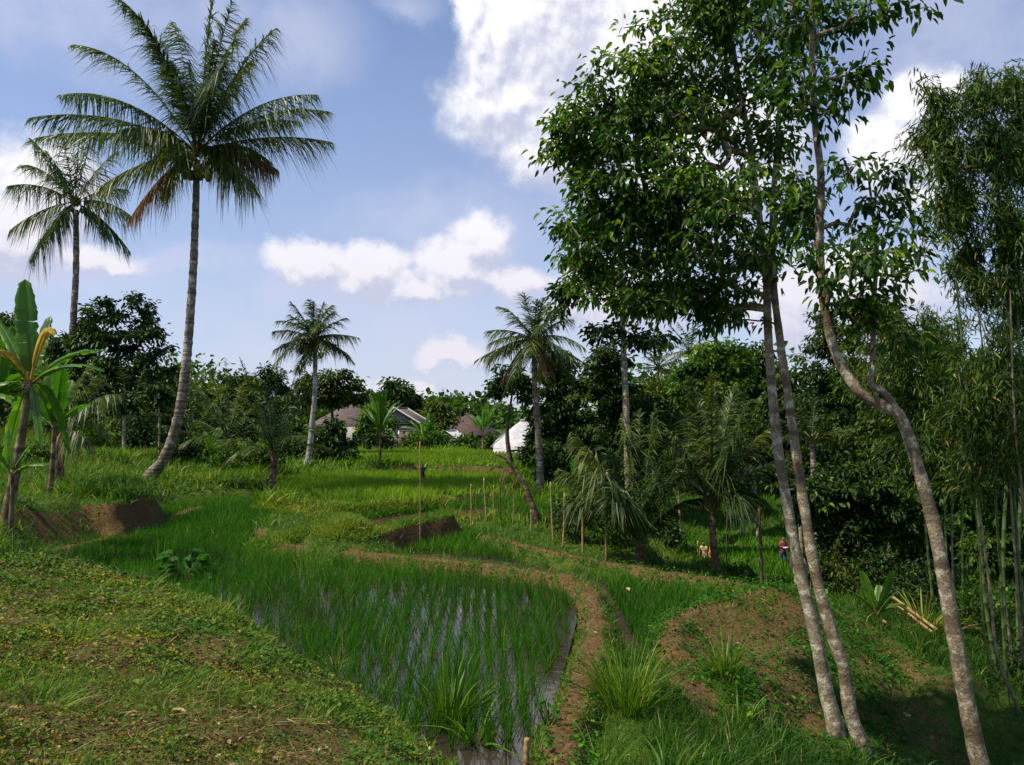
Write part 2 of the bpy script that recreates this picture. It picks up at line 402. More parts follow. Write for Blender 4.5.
# ------------------------------------------------------------------ materials
def newmat(name):
    m = bpy.data.materials.new(name); m.use_nodes = True; T = NT(m.node_tree); T.N.clear()
    o = T.n('ShaderNodeOutputMaterial'); return m, T, o
def ramp(T, fac, stops):
    r = T.n('ShaderNodeValToRGB'); T.L.new(fac, r.inputs[0]); e = r.color_ramp.elements
    while len(e) > 2: e.remove(e[-1])
    e[0].position, e[0].color = stops[0][0], (*stops[0][1], 1); e[1].position, e[1].color = stops[1][0], (*stops[1][1], 1)
    for p, c in stops[2:]:
        k = e.new(p); k.color = (*c, 1)
    return r.outputs[0]
def noise(T, scale, detail=3, rough=.55, vec=None):
    nd = T.n('ShaderNodeTexNoise', ins={'Scale': scale, 'Detail': detail, 'Roughness': rough})
    v = vec if vec is not None else T.n('ShaderNodeTexCoord').outputs['Object']
    T.L.new(v, nd.inputs['Vector']); return nd.outputs['Fac']
def leaf_mat(name, stops, trans=.36, rough=.5, spec=.2, tl=1.9):
    m, T, o = newmat(name)
    a = T.n('ShaderNodeAttribute', attribute_name='tint').outputs['Fac']
    c = ramp(T, a, stops)
    b = T.n('ShaderNodeBsdfPrincipled', ins={'Base Color': c, 'Roughness': rough, 'Specular IOR Level': spec})
    tc_ = T.mixc(1.0, c, (tl, tl * 1.05, .5), 'MULTIPLY')
    tr = T.n('ShaderNodeBsdfTranslucent', ins={'Color': tc_})
    mx = T.n('ShaderNodeMixShader', ins={0: trans, 1: b.outputs[0], 2: tr.outputs[0]})
    T.L.new(mx.outputs[0], o.inputs[0]); return m
def solid(name, c1, c2, scale=6, rough=.8, bump=.3, detail=5, spec=.3, dist=.02):
    m, T, o = newmat(name)
    n_ = noise(T, scale, detail, .6)
    c = ramp(T, n_, [(.32, c1), (.68, c2)])
    b = T.n('ShaderNodeBsdfPrincipled', ins={'Base Color': c, 'Roughness': rough, 'Specular IOR Level': spec})
    bp = T.n('ShaderNodeBump', ins={'Height': n_, 'Strength': bump, 'Distance': dist}); T.L.new(bp.outputs[0], b.inputs['Normal'])
    T.L.new(b.outputs[0], o.inputs[0]); return m

M = {}
M['leaf'] = leaf_mat('broad_leaf', [(0, (.012, .034, .004)), (.5, (.03, .078, .008)), (.8, (.08, .16, .013)), (1, (.22, .30, .025))])
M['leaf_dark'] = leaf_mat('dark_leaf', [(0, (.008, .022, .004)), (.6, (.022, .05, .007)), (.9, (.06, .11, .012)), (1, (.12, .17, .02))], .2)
M['leaf_mid'] = leaf_mat('mid_leaf', [(0, (.02, .048, .005)), (.6, (.05, .105, .009)), (1, (.17, .25, .02))], .25)
M['leaf_olive'] = leaf_mat('olive_leaf', [(0, (.024, .042, .007)), (.6, (.06, .095, .011)), (1, (.15, .18, .025))], .25)
M['palm'] = leaf_mat('palm_leaf', [(0, (.012, .03, .006)), (.5, (.038, .07, .013)), (.85, (.11, .14, .025)), (1, (.26, .24, .05))], .25, .42, .3)
M['palm_dead'] = leaf_mat('dry_palm_leaf', [(0, (.12, .06, .03)), (1, (.3, .17, .09))], .15, .8)
M['rachis'] = solid('rachis', (.10, .11, .03), (.2, .19, .06), 8, .5, .1)
M['banana'] = leaf_mat('banana_leaf', [(0, (.02, .07, .007)), (.5, (.05, .15, .011)), (.85, (.12, .23, .02)), (1, (.24, .15, .05))], .35, .4, .35)
M['banana_dry'] = leaf_mat('dry_banana_leaf', [(0, (.15, .08, .03)), (.5, (.35, .22, .04)), (1, (.45, .33, .05))], .2, .8)
M['bamboo_leaf'] = leaf_mat('bamboo_leaf', [(0, (.018, .042, .006)), (.6, (.055, .10, .013)), (.93, (.14, .19, .025)), (1, (.36, .24, .07))], .25)
M['rice'] = leaf_mat('rice_leaf', [(0, (.018, .075, .004)), (.6, (.045, .155, .007)), (.93, (.10, .25, .012)), (1, (.32, .28, .05))], .3, .55, .2)
M['rice_light'] = leaf_mat('rice_leaf_light', [(0, (.10, .19, .008)), (.6, (.17, .29, .014)), (1, (.28, .38, .03))], .3, .55, .2)
M['grass'] = leaf_mat('grass_blade', [(0, (.022, .07, .006)), (.5, (.062, .145, .010)), (.82, (.15, .23, .018)), (.96, (.26, .27, .04)), (1, (.42, .31, .10))], .3, .55, .25)
M['creeper'] = leaf_mat('creeping_weed', [(0, (.022, .07, .005)), (.45, (.065, .13, .009)), (.78, (.16, .19, .014)), (1, (.36, .24, .03))], .25, .6, .2)
M['straw'] = leaf_mat('straw', [(0, (.07, .035, .015)), (.5, (.17, .1, .04)), (1, (.42, .3, .15))], .1, .85, .1)
M['seed_leaf'] = leaf_mat('broad_weed', [(0, (.014, .06, .007)), (.6, (.035, .13, .01)), (1, (.13, .26, .02))], .3, .6, .12)

def bark(name, base, dark, pale, scale, ring=None):
    m, T, o = newmat(name)
    vec = T.n('ShaderNodeTexCoord').outputs['Object']
    n_ = noise(T, scale, 6, .65, vec); n2_ = noise(T, scale * .28, 4, .6, vec); n3_ = noise(T, scale * 2.2, 3, .6, vec)
    c = ramp(T, n_, [(.3, dark), (.62, base)])
    c = T.mixc(T.ss(n2_, .5, .62), c, pale)
    c = T.mixc(T.ss(n3_, .60, .66, 0, .7), c, pale)
    h = n_
    if ring:
        mp = T.n('ShaderNodeMapping', ins={0: vec, 3: (.25, .25, ring)})
        rg = T.n('ShaderNodeTexNoise', ins={'Vector': mp.outputs[0], 'Scale': 1.0, 'Detail': 2.0, 'Roughness': .5}).outputs['Fac']
        c = T.mixc(T.ss(rg, .50, .58, 0, .8), c, dark)
        h = T.m('ADD', T.m('MULTIPLY', rg, -1.3), n_)
    b = T.n('ShaderNodeBsdfPrincipled', ins={'Base Color': c, 'Roughness': .9, 'Specular IOR Level': .2})
    bp = T.n('ShaderNodeBump', ins={'Height': h, 'Strength': .8, 'Distance': .03}); T.L.new(bp.outputs[0], b.inputs['Normal'])
    T.L.new(b.outputs[0], o.inputs[0]); return m
M['palm_bark'] = bark('palm_bark', (.24, .195, .135), (.07, .05, .035), (.38, .34, .27), 13, 9)
M['palm_bark_pale'] = bark('pale_palm_bark', (.42, .38, .33), (.2, .17, .14), (.55, .52, .47), 7, 5)
M['palm_bark_red'] = bark('young_palm_bark', (.18, .10, .06), (.05, .03, .02), (.26, .18, .12), 10, 6)
M['bark'] = bark('mottled_bark', (.36, .29, .19), (.15, .115, .07), (.56, .51, .39), 34, 4)
M['bark_brown'] = bark('brown_bark', (.31, .235, .145), (.10, .07, .04), (.50, .43, .31), 36, 4)
M['bark_dark'] = bark('dark_bark', (.09, .07, .05), (.03, .025, .018), (.15, .13, .1), 8)
M['stem'] = bark('banana_stem', (.22, .15, .08), (.05, .03, .02), (.32, .26, .16), 6, 3)
M['coconut'] = solid('coconut', (.10, .12, .03), (.22, .16, .05), 4, .5)
M['soil'] = solid('soil', (.035, .022, .010), (.12, .072, .032), 5, .95, .7, 8)
M['wood'] = solid('stake', (.22, .13, .05), (.42, .28, .12), 12, .7)
M['wood_dark'] = solid('dark_stake', (.06, .04, .02), (.14, .09, .05), 12, .8)
M['culm_g'] = solid('green_culm', (.045, .08, .02), (.10, .14, .04), 7, .45, .05)
M['culm_b'] = solid('tan_culm', (.12, .085, .05), (.26, .2, .13), 7, .6, .05)
# ------------------------------------------------------------------ ground sheet (fan of cells that grow with distance)
def ground():
    ys = [-7.0]
    while ys[-1] < 4: ys.append(ys[-1] + .09)
    while ys[-1] < 4000: ys.append(ys[-1] + max(.06, ys[-1] * (.0052 if ys[-1] < 70 else .02)))
    ys = np.array(ys)
    u = np.concatenate([-np.geomspace(5, .82, 40)[:-1], np.linspace(-.82, .82, 420), np.geomspace(.82, 5, 40)[1:]])
    Y, U = np.meshgrid(ys, u, indexing='ij'); Xx = U * (np.maximum(Y, 0) * 1.0 + 2.2)
    z, so, li, mu = land(Xx, Y, True)
    ny, nx = Xx.shape
    me = bpy.data.meshes.new('ground')
    V = np.stack([Xx, Y, z], -1).reshape(-1, 3).astype(np.float32)
    me.vertices.add(len(V)); me.vertices.foreach_set('co', V.ravel())
    i = np.arange(ny - 1)[:, None] * nx; j = np.arange(nx - 1)[None]
    q = np.stack([i + j, i + j + 1, i + nx + j + 1, i + nx + j], -1).reshape(-1, 4).astype(np.int32)
    me.loops.add(q.size); me.loops.foreach_set('vertex_index', q.ravel()); me.polygons.add(len(q))
    me.polygons.foreach_set('loop_start', (np.arange(len(q)) * 4).astype(np.int32)); me.polygons.foreach_set('use_smooth', np.ones(len(q), bool))
    me.update(calc_edges=True)
    # slope -> bare earth in the cut banks
    gy = np.gradient(z, axis=0) / (np.gradient(Y, axis=0) + 1e-6); gx = np.gradient(z, axis=1) / (np.gradient(Xx, axis=1) + 1e-6)
    sl = np.hypot(gx, gy); so = np.maximum(so, sstep(sl, .8, 1.5) * (Y < 60) * np.where(Xx < -12.5, .3, np.where(Xx < -6.5, .75, .9)))
    for nm, a in (('soil', so), ('litter', li), ('mud', mu)):
        at = me.attributes.new(nm, 'FLOAT', 'POINT'); at.data.foreach_set('value', a.ravel().astype(np.float32))
    m, T, o = newmat('earth_and_turf')
    vec = T.n('ShaderNodeTexCoord').outputs['Object']
    A = lambda s: T.n('ShaderNodeAttribute', attribute_name=s).outputs['Fac']
    f1 = noise(T, 3.5, 8, .7, vec); f2 = noise(T, .6, 4, .6, vec); f3 = noise(T, 22, 5, .7, vec)
    turf = ramp(T, f1, [(.3, (.018, .042, .005)), (.5, (.045, .085, .008)), (.72, (.11, .13, .016))])
    earth = ramp(T, f3, [(.3, (.035, .018, .008)), (.5, (.13, .072, .028)), (.7, (.27, .165, .07))])
    earth = T.mixc(T.ss(f2, .35, .7, 0, .5), earth, (.10, .075, .025))
    c = T.mixc(T.ss(T.m('ADD', A('soil'), T.m('MULTIPLY', T.m('SUBTRACT', f1, .5), .9)), .35, .6), turf, earth)
    lit_ = ramp(T, f3, [(.3, (.045, .03, .012)), (.46, (.13, .08, .03)), (.6, (.10, .11, .02)), (.75, (.27, .18, .07))])
    c = T.mixc(A('litter'), c, lit_)
    c = T.mixc(A('mud'), c, (.04, .028, .018))
    b = T.n('ShaderNodeBsdfPrincipled', ins={'Base Color': c, 'Roughness': .95, 'Specular IOR Level': .15})
    bp = T.n('ShaderNodeBump', ins={'Height': T.m('ADD', f1, T.m('MULTIPLY', f3, .5)), 'Strength': .9, 'Distance': .08}); T.L.new(bp.outputs[0], b.inputs['Normal'])
    T.L.new(b.outputs[0], o.inputs[0]); me.materials.append(m)
    g = bpy.data.objects.new('ground', me); COL.objects.link(g); tag(g, kind='structure')
ground()

def water():
    bm = bmesh.new(); vs = [bm.verts.new((a, b, 0.0)) for a, b in POLY_A]; bm.faces.new(vs); bmesh.ops.triangulate(bm, faces=bm.faces[:])
    me = bpy.data.meshes.new('water'); bm.to_mesh(me); bm.free()
    m, T, o = newmat('paddy_water')
    vec = T.n('ShaderNodeTexCoord').outputs['Object']
    b = T.n('ShaderNodeBsdfPrincipled', ins={'Base Color': (.035, .025, .018, 1), 'Roughness': .07, 'IOR': 1.45, 'Specular IOR Level': .9})
    bp = T.n('ShaderNodeBump', ins={'Height': noise(T, 9, 3, .5, vec), 'Strength': .10, 'Distance': .02}); T.L.new(bp.outputs[0], b.inputs['Normal'])
    T.L.new(b.outputs[0], o.inputs[0]); me.materials.append(m)
    w = bpy.data.objects.new('paddy_water', me); COL.objects.link(w); tag(w, kind='structure')
water()

# ------------------------------------------------------------------ rice
def rice(name, label, polys, lo, hi, sx, sy, h, nb, wd, mat, excl=(), skew=0.0, lod=1.0, tj=.18, thin=0.0):
    x, y = np.meshgrid(np.arange(lo[0], hi[0], sx), np.arange(lo[1], hi[1], sy)); x = x.ravel(); y = y.ravel()
    x = x + y * skew; x = x + RNG.normal(0, sx * .13, len(x)); y = y + RNG.normal(0, sy * .2, len(y))
    k = np.zeros(len(x), bool)
    for p in polys: k |= sdf(p, x, y) < -.1
    x, y = x[k], y[k]
    z, so, li, mu = land(x, y, True); k = mu > .8
    if thin: dl, _ = line_dist(BUNDS[1][0], x, y); k &= RNG.random(len(x)) > .6 * sstep(-dl, -.6, -.3)
    if thin: k &= RNG.random(len(x)) > thin * sstep(fbm(x * .8, y * .8, 3) + .12, 0, .25)
    x, y, z = x[k], y[k], z[k]
    n = len(x); hs = h * (1 + .35 * fbm(x * .35 + 3, y * .35, 3)) * RNG.uniform(.8, 1.12, n)
    B = np.repeat(np.stack([x, y, z], 1), nb, 0); B[:, :2] += RNG.normal(0, .022, (len(B), 2))
    a = RNG.uniform(0, 2 * math.pi, len(B)); s = np.abs(RNG.normal(0, .26, len(B)))
    D = np.stack([np.cos(a) * s, np.sin(a) * s, np.ones(len(B))], 1)
    L = np.repeat(hs, nb) * RNG.uniform(.65, 1.15, len(B))
    bend = np.stack([np.cos(a) * .18, np.sin(a) * .18, -np.full(len(B), .10)], 1) * RNG.uniform(0, 1.6, (len(B), 1))
    t = np.repeat(.42 + 1.0 * fbm(x * .5, y * .5, 3), nb) + RNG.normal(0, tj, len(B)); t = np.clip(t, 0, .96); t[RNG.random(len(B)) < .01] = 1
    mb = MB(); blades(mb, B, D, L, wd * RNG.uniform(.7, 1.3, len(B)), bend, t, 2)
    tag(mb.build(name, mat), label, 'rice', kind='stuff'); print(name, n)
rice('young_rice', 'young green rice standing in shallow water between earth paths', [POLY_A], (-12, 8), (2.2, 20), .20, .165, .46, 15, .011, M['rice'], skew=-.03, thin=.45)
rice('dense_rice', 'dense green rice in the paddy in front of the curved coconut palm', [POLY_A], (-17, 20), (0, 33), .2, .19, .42, 15, .017, M['rice'])
rice('shaded_rice', 'dark green rice in the paddy beyond the curving footpath', [POLY_B], (-5, 11.5), (7.5, 24), .17, .16, .40, 12, .013, M['rice'])
rice('terrace_rice', 'green rice on the small terrace above the brown earth bank', [POLY_C], (-8, 22), (3, 32), .19, .19, .36, 12, .018, M['rice'])
rice('yellow_green_rice', 'yellowish green rice on the wide terrace before the village', [POLY_D], (-14, 26), (1, 44), .22, .22, .42, 11, .028, M['rice_light'], tj=.14)
rice('upper_rice', 'bright green rice on the raised terrace below the houses', [POLY_E], (-16, 41), (2, 62), .26, .3, .24, 9, .035, M['rice_light'])

# ------------------------------------------------------------------ grass and weeds on the ground
def fan(n, y0, y1, p0, p1, pw=1.0):
    """points spread evenly over the picture rather than over the ground"""
    y = y0 * (y1 / y0) ** (RNG.random(n) ** pw); px = RNG.uniform(p0, p1, n); return (px - 512) / FPX * y, y
def grass(name, label, n, y0, y1, p0, p1, h, wd, mat, cond, per=5, cat='grass', spread=.05, lean=.5, bendk=.45, tb=.45, nseg=2):
    x, y = fan(n, y0, y1, p0, p1); z, so, li, mu = land(x, y, True)
    k = cond(x, y, z, so, li, mu) & (mu < .3); x, y, z = x[k], y[k], z[k]; n = len(x)
    sc = np.clip(y / 14, .75, 3.0); pat = .7 + 1.6 * np.clip(fbm(x * .7, y * .7, 3) + .15, 0, .5)
    B = np.repeat(np.stack([x, y, z - .02], 1), per, 0); S = np.repeat(sc, per); B[:, :2] += RNG.normal(0, 1, (len(B), 2)) * spread * S[:, None]
    a = RNG.uniform(0, 2 * math.pi, len(B)); s = np.abs(RNG.normal(0, lean, len(B)))
    D = np.stack([np.cos(a) * s, np.sin(a) * s, np.ones(len(B))], 1)
    L = h * np.repeat(pat, per) * RNG.uniform(.5, 1.25, len(B)) * np.clip(S, .8, 1.6)
    bend = np.stack([np.cos(a) * bendk, np.sin(a) * bendk, -np.full(len(B), bendk * .7)], 1) * RNG.uniform(0, 1.4, (len(B), 1))
    t = np.clip(tb + np.repeat(.9 * fbm(x * .45 + 7, y * .45, 3), per) + RNG.normal(0, .16, len(B)) - .26 * np.repeat((x > 2.9) & (y < 17.5) & (z < -.25), per), 0, .97); t[RNG.random(len(B)) < .02] = 1  # last tint term paints shade into the grass on the low right-hand ground
    mb = MB(); blades(mb, B, D, L, wd * S * RNG.uniform(.6, 1.4, len(B)), bend, t, nseg)
    tag(mb.build(name, mat), label, cat, kind='stuff'); print(name, n, len(B))
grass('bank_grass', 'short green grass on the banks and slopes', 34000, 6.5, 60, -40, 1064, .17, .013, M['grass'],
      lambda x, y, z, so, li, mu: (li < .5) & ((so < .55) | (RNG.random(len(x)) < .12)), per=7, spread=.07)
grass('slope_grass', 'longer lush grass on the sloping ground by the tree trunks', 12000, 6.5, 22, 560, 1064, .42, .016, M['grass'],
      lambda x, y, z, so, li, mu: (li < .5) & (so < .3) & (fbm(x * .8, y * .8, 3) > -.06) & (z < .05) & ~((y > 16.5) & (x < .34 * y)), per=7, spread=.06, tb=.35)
grass('left_slope_grass', 'lush grass on the slope beneath the curved coconut palm', 9000, 22, 60, -60, 330, .34, .018, M['grass'],
      lambda x, y, z, so, li, mu: (so < .5) & (z > .4), per=6, spread=.09, tb=.5)
grass('valley_rice', 'green rice and grass on the low ground under the far palms', 16000, 24, 100, 500, 1000, .26, .022, M['rice'],
      lambda x, y, z, so, li, mu: (so < .8), per=6, spread=.1, lean=.25, bendk=.2, tb=.6)
grass('terrace_fringe_grass', 'grass fringing the far terraces', 9000, 26, 110, 250, 620, .35, .02, M['rice_light'],
      lambda x, y, z, so, li, mu: (so < .5), per=6, spread=.1, lean=.3, tb=.4)

def near_line(ids, r):
    def f(x, y, z, so, li, mu):
        k = np.zeros(len(x), bool)
        for i in ids: k |= line_dist(BUNDS[i][0], x, y)[0] < r
        return k
    return f
grass('island_grass', 'short yellowish grass on the raised island and terrace banks', 30000, 18, 28, 220, 520, .13, .012, M['grass'], lambda x, y, z, so, li, mu: (near_line((3, 6), .6)(x, y, z, so, li, mu) | near_line((5,), .2)(x, y, z, so, li, mu)) & ((so < .6) | (RNG.random(len(x)) < .12)), per=8, spread=.05, tb=.8, lean=.8)
grass('path_grass', 'short grass along the edges of the footpaths', 22000, 7, 26, 220, 800, .12, .010, M['grass'], lambda x, y, z, so, li, mu: near_line((0, 1, 2, 4), .62)(x, y, z, so, li, mu) & ~near_line((1, 2, 4), .13)(x, y, z, so, li, mu) & ~near_line((0,), .24)(x, y, z, so, li, mu), per=6, spread=.05, tb=.55, lean=.8)
def hill_cover():
    # small creeping leaves
    x, y = fan(175000, 2.2, 14.5, -90, 520); z, so, li, mu = land(x, y, True)
    dens = fbm(x * 2.1 + 3, y * 1.5, 4)
    k0 = k = (li > .5) & (RNG.random(len(x)) < np.clip(.52 + 3.0 * dens, .14, 1)); x, y, z = x[k], y[k], z[k]; n = len(x)
    g = np.clip(y / 5, .7, 2.2)
    C = np.stack([x, y, z + RNG.uniform(.0, .05, n) * (1 + 3 * np.clip(dens[k0], 0, .4))], 1); a = RNG.uniform(0, 2 * math.pi, n)
    D = np.stack([np.cos(a), np.sin(a), RNG.uniform(-.1, .9, n)], 1)
    t = np.clip(.45 + 1.1 * fbm(x * .9, y * .9, 3) + RNG.normal(0, .24, n), 0, 1)
    mb = MB(); L = RNG.uniform(.014, .036, n) * g
    leaves(mb, C, D, L, L * RNG.uniform(.4, .8, n), t, roll=.5)
    tag(mb.build('creeping_weeds', M['creeper']), 'low creeping weeds covering the near grassy bank', 'weeds', kind='stuff')
    k2 = (fbm(x * 1.1 + 50, y * 1.1, 3) > .07) & (RNG.random(len(x)) < .035); n2 = int(k2.sum()); a = RNG.uniform(0, 2 * math.pi, n2); L = RNG.uniform(.03, .055, n2); mb = MB()
    leaves(mb, np.stack([x[k2], y[k2], z[k2] + RNG.uniform(.02, .09, n2)], 1), np.stack([np.cos(a), np.sin(a), RNG.uniform(-.2, .5, n2)], 1), L, L * .6, np.clip(RNG.normal(.5, .25, n2), 0, 1), roll=.4)
    tag(mb.build('bank_herbs', M['seed_leaf']), 'larger leafy herbs scattered in patches over the near bank', 'weeds', kind='stuff')
    # short blades in patches
    x, y = fan(30000, 2.2, 14.5, -90, 520); z, so, li, mu = land(x, y, True)
    k = (li > .5) & (fbm(x * .9 + 31, y * .9, 3) + .5 * fbm(x * 4, y * 4, 2) > -.03); x, y, z = x[k], y[k], z[k]; n = len(x) * 4
    B = np.repeat(np.stack([x, y, z - .01], 1), 4, 0); B[:, :2] += RNG.normal(0, .025, (n, 2)); a = RNG.uniform(0, 2 * math.pi, n)
    s = np.abs(RNG.normal(0, .7, n)); D = np.stack([np.cos(a) * s, np.sin(a) * s, np.ones(n)], 1)
    mb = MB(); Lx = np.repeat(np.clip(1 + 2.5 * fbm(x * .9 + 31, y * .9, 3), .6, 2), 4)
    blades(mb, B, D, RNG.uniform(.03, .11, n) * Lx, RNG.uniform(.003, .007, n) * np.clip(B[:, 1] / 5, .8, 2), np.stack([np.cos(a) * .4, np.sin(a) * .4, -np.full(n, .25)], 1), np.clip(RNG.normal(.62, .2, n), 0, .97), 2)
    tag(mb.build('bank_turf', M['grass']), 'short grass blades growing through the near bank', 'grass', kind='stuff')
    # dead stems and litter
    x, y = fan(34000, 2.2, 14.5, -90, 520); z, so, li, mu = land(x, y, True)
    k = (li > .5) & (RNG.random(len(x)) < np.clip(.45 - 2.5 * fbm(x * 1.3 + 3, y * 1.3, 4), .12, 1)); x, y, z = x[k], y[k], z[k]; n = len(x)
    a = RNG.uniform(0, 2 * math.pi, n); D = np.stack([np.cos(a), np.sin(a), RNG.uniform(-.05, .35, n)], 1)
    mb = MB(); blades(mb, np.stack([x, y, z + RNG.uniform(0, .03, n)], 1), D, RNG.uniform(.04, .2, n), RNG.uniform(.002, .006, n) * np.clip(y / 5, .8, 2), np.stack([RNG.normal(0, .2, n), RNG.normal(0, .2, n), -RNG.uniform(0, .2, n)], 1), np.clip(RNG.normal(.5, .28, n), 0, 1), 2)
    m = n // 4; a = RNG.uniform(0, 2 * math.pi, m)
    L = RNG.uniform(.02, .06, m); leaves(mb, np.stack([x[:m], y[:m], z[:m] + .02], 1), np.stack([np.cos(a), np.sin(a), RNG.uniform(-.1, .3, m)], 1), L, L * .4, np.clip(RNG.normal(.45, .3, m), 0, 1), roll=.4)
    tag(mb.build('dry_litter', M['straw']), 'dry stems and dead leaves strewn over the near bank', 'dead leaves', kind='stuff')
hill_cover()

def mound_creeper():
    n = 26000; x = RNG.uniform(1.6, 6.5, n); y = RNG.uniform(7.0, 17, n); k = (sdf(EARTH[0][0], x, y) < .5) | (sdf(EARTH[2][0], x, y) < .4); x, y = x[k], y[k]
    z, so, li, mu = land(x, y, True); q = fbm(x * 1.4 + 9, y * 1.4, 4); k = (mu < .3) & (RNG.random(len(x)) < np.clip(.27 + 3.0 * q, .04, 1)); x, y, z = x[k], y[k], z[k]; n = len(x)
    a_ = RNG.uniform(0, 2 * math.pi, n); L = RNG.uniform(.035, .085, n); mb = MB()
    leaves(mb, np.stack([x, y, z + RNG.uniform(.01, .16, n)], 1), np.stack([np.cos(a_), np.sin(a_), RNG.uniform(-.4, .6, n)], 1), L, L * .55, np.clip(RNG.normal(.33, .22, n), 0, 1), roll=.6)
    m = n // 2; B = np.stack([x[:m], y[:m], z[:m]], 1) + RNG.normal(0, .05, (m, 3)) * [1, 1, 0]; s = np.abs(RNG.normal(0, .7, m)); a_ = a_[:m]
    blades(mb, B, np.stack([np.cos(a_) * s, np.sin(a_) * s, np.ones(m)], 1), RNG.uniform(.1, .34, m), RNG.uniform(.006, .014, m), np.stack([np.cos(a_) * .5, np.sin(a_) * .5, -np.full(m, .4)], 1), np.clip(RNG.normal(.45, .25, m), 0, 1), 3)
    tag(mb.build('mound_weeds', M['seed_leaf']), 'dark weeds and grass straggling over the earth mound', 'weeds', kind='stuff')
mound_creeper()
def bank_litter():
    x, y = fan(26000, 6.5, 26, -20, 900); z, so, li, mu = land(x, y, True)
    k = (mu < .3) & (li < .5) & (so > .15) & (RNG.random(len(x)) < .5); x, y, z = x[k], y[k], z[k]; n = len(x)
    a = RNG.uniform(0, 2 * math.pi, n); D = np.stack([np.cos(a), np.sin(a), RNG.uniform(-.2, .4, n)], 1)
    mb = MB(); blades(mb, np.stack([x, y, z + .015], 1), D, RNG.uniform(.04, .22, n), RNG.uniform(.004, .010, n), RNG.normal(0, .15, (n, 3)), np.clip(RNG.normal(.35, .25, n), 0, 1), 2)
    tag(mb.build('bank_litter', M['straw']), 'dry straw and leaf litter on the bare earth mound', 'dead leaves', kind='stuff')
    x, y = fan(60000, 6.5, 26, -20, 930); z, so, li, mu = land(x, y, True)
    k = (mu < .3) & (li < .5) & (so > .05) & ((so < .75) | (x > 2.6) | (fbm(x * 1.6, y * 1.6, 3) > -.02)) & (fbm(x * 2, y * 2, 3) > -.08) & ((x > 1.9) | (so < .8) | (RNG.random(len(x)) < .12)); x, y, z = x[k], y[k], z[k]; n = len(x)
    a = RNG.uniform(0, 2 * math.pi, n); L = RNG.uniform(.03, .07, n); mb = MB()
    leaves(mb, np.stack([x, y, z + RNG.uniform(.01, .09, n)], 1), np.stack([np.cos(a), np.sin(a), RNG.uniform(-.1, .8, n)], 1), L, L * .6, np.clip(RNG.normal(.5, .25, n), 0, 1), roll=.5)
    tag(mb.build('bank_weeds', M['seed_leaf']), 'small leafy weeds along the footpath edges and mound', 'weeds', kind='stuff')
bank_litter()

# ------------------------------------------------------------------ plants, one by one
def bent_tubes(mb, path, r0, r1, n=8, m=24, jit=.02, tint=.5):
    p = smooth_path(path, m); t = np.linspace(0, 1, m); tube(mb, p, r0 + (r1 - r0) * t, n, tint, jit=jit); return p

def frond(name, root, p0, p2, arch, mat, ll, nl=70, wid=.035, side0=.12, tint=.45, hang=.5, rm=None, rr=.035, rng=RNG):
    """one pinnate leaf: a curved rachis with two rows of hanging leaflets"""
    p0 = np.asarray(p0, float); p2 = np.asarray(p2, float); L = np.linalg.norm(p2 - p0)
    p1 = (p0 + p2) / 2 + np.array([0, 0, arch * L])
    t = np.linspace(0, 1, 14)[:, None]; c = (1 - t) ** 2 * p0 + 2 * t * (1 - t) * p1 + t * t * p2
    mb = MB(); tube(mb, c, rr * (1 - t[:, 0] * .85), 5, tint=.5, cap=False)
    s = np.linspace(side0, 1, nl) ** .92; s = np.repeat(s, 2) + rng.normal(0, .004, nl * 2); s = np.clip(s, 0, 1)
    sg = np.tile([1., -1.], nl)
    B = (1 - s[:, None]) ** 2 * p0 + 2 * s[:, None] * (1 - s[:, None]) * p1 + s[:, None] ** 2 * p2
    T = unit(2 * (1 - s[:, None]) * (p1 - p0) + 2 * s[:, None] * (p2 - p1))
    h = p2 - p0; h = np.array([h[0], h[1], 0]) if np.hypot(h[0], h[1]) > .25 * L else np.array([math.cos(h[0] * 9), math.sin(h[0] * 9), 0])
    sd_ = unit(np.cross(h, [0, 0, 1.0])[None])[0]
    tw = rng.normal(0, .25)
    side = sd_[None] * sg[:, None] + np.array([0, 0, 1.0])[None] * (tw * sg[:, None])
    grp = np.repeat(rng.normal(0, .16, (len(s) // 8 + 1, 3)), 8, 0)[:len(s)]
    prof = np.clip(.45 + 1.9 * s * (1 - s) * 1.15, 0, 1) * (1 - .45 * sstep(s, .85, 1))
    D = unit(side * (1.0 - .35 * s[:, None]) + T * (.6 + .5 * s[:, None]) + np.array([0, 0, .15 - hang * .62]) + rng.normal(0, .16, (len(s), 3)) + grp)
    Ls = ll * prof * rng.uniform(.7, 1.12, len(s)) * (1 + grp[:, 0] * 1.2)
    bend = np.array([0, 0, -1.0]) * (hang * rng.uniform(.6, 1.2, (len(s), 1)))
    tt = np.clip(tint + rng.normal(0, .14, len(s)) + .15 * s, 0, 1)
    f = MB(); f.V, f.Q, f.T3, f.A, f.n = mb.V, mb.Q, mb.T3, mb.A, mb.n
    blades(f, B, D, Ls, wid * (1 - .3 * s), bend, tt, 2, rng=rng, side=unit(np.cross(D, np.array([0, 0, 1.0]) + rng.normal(0, .5, (len(s), 3)))))
    return f.build(name, mat, root)

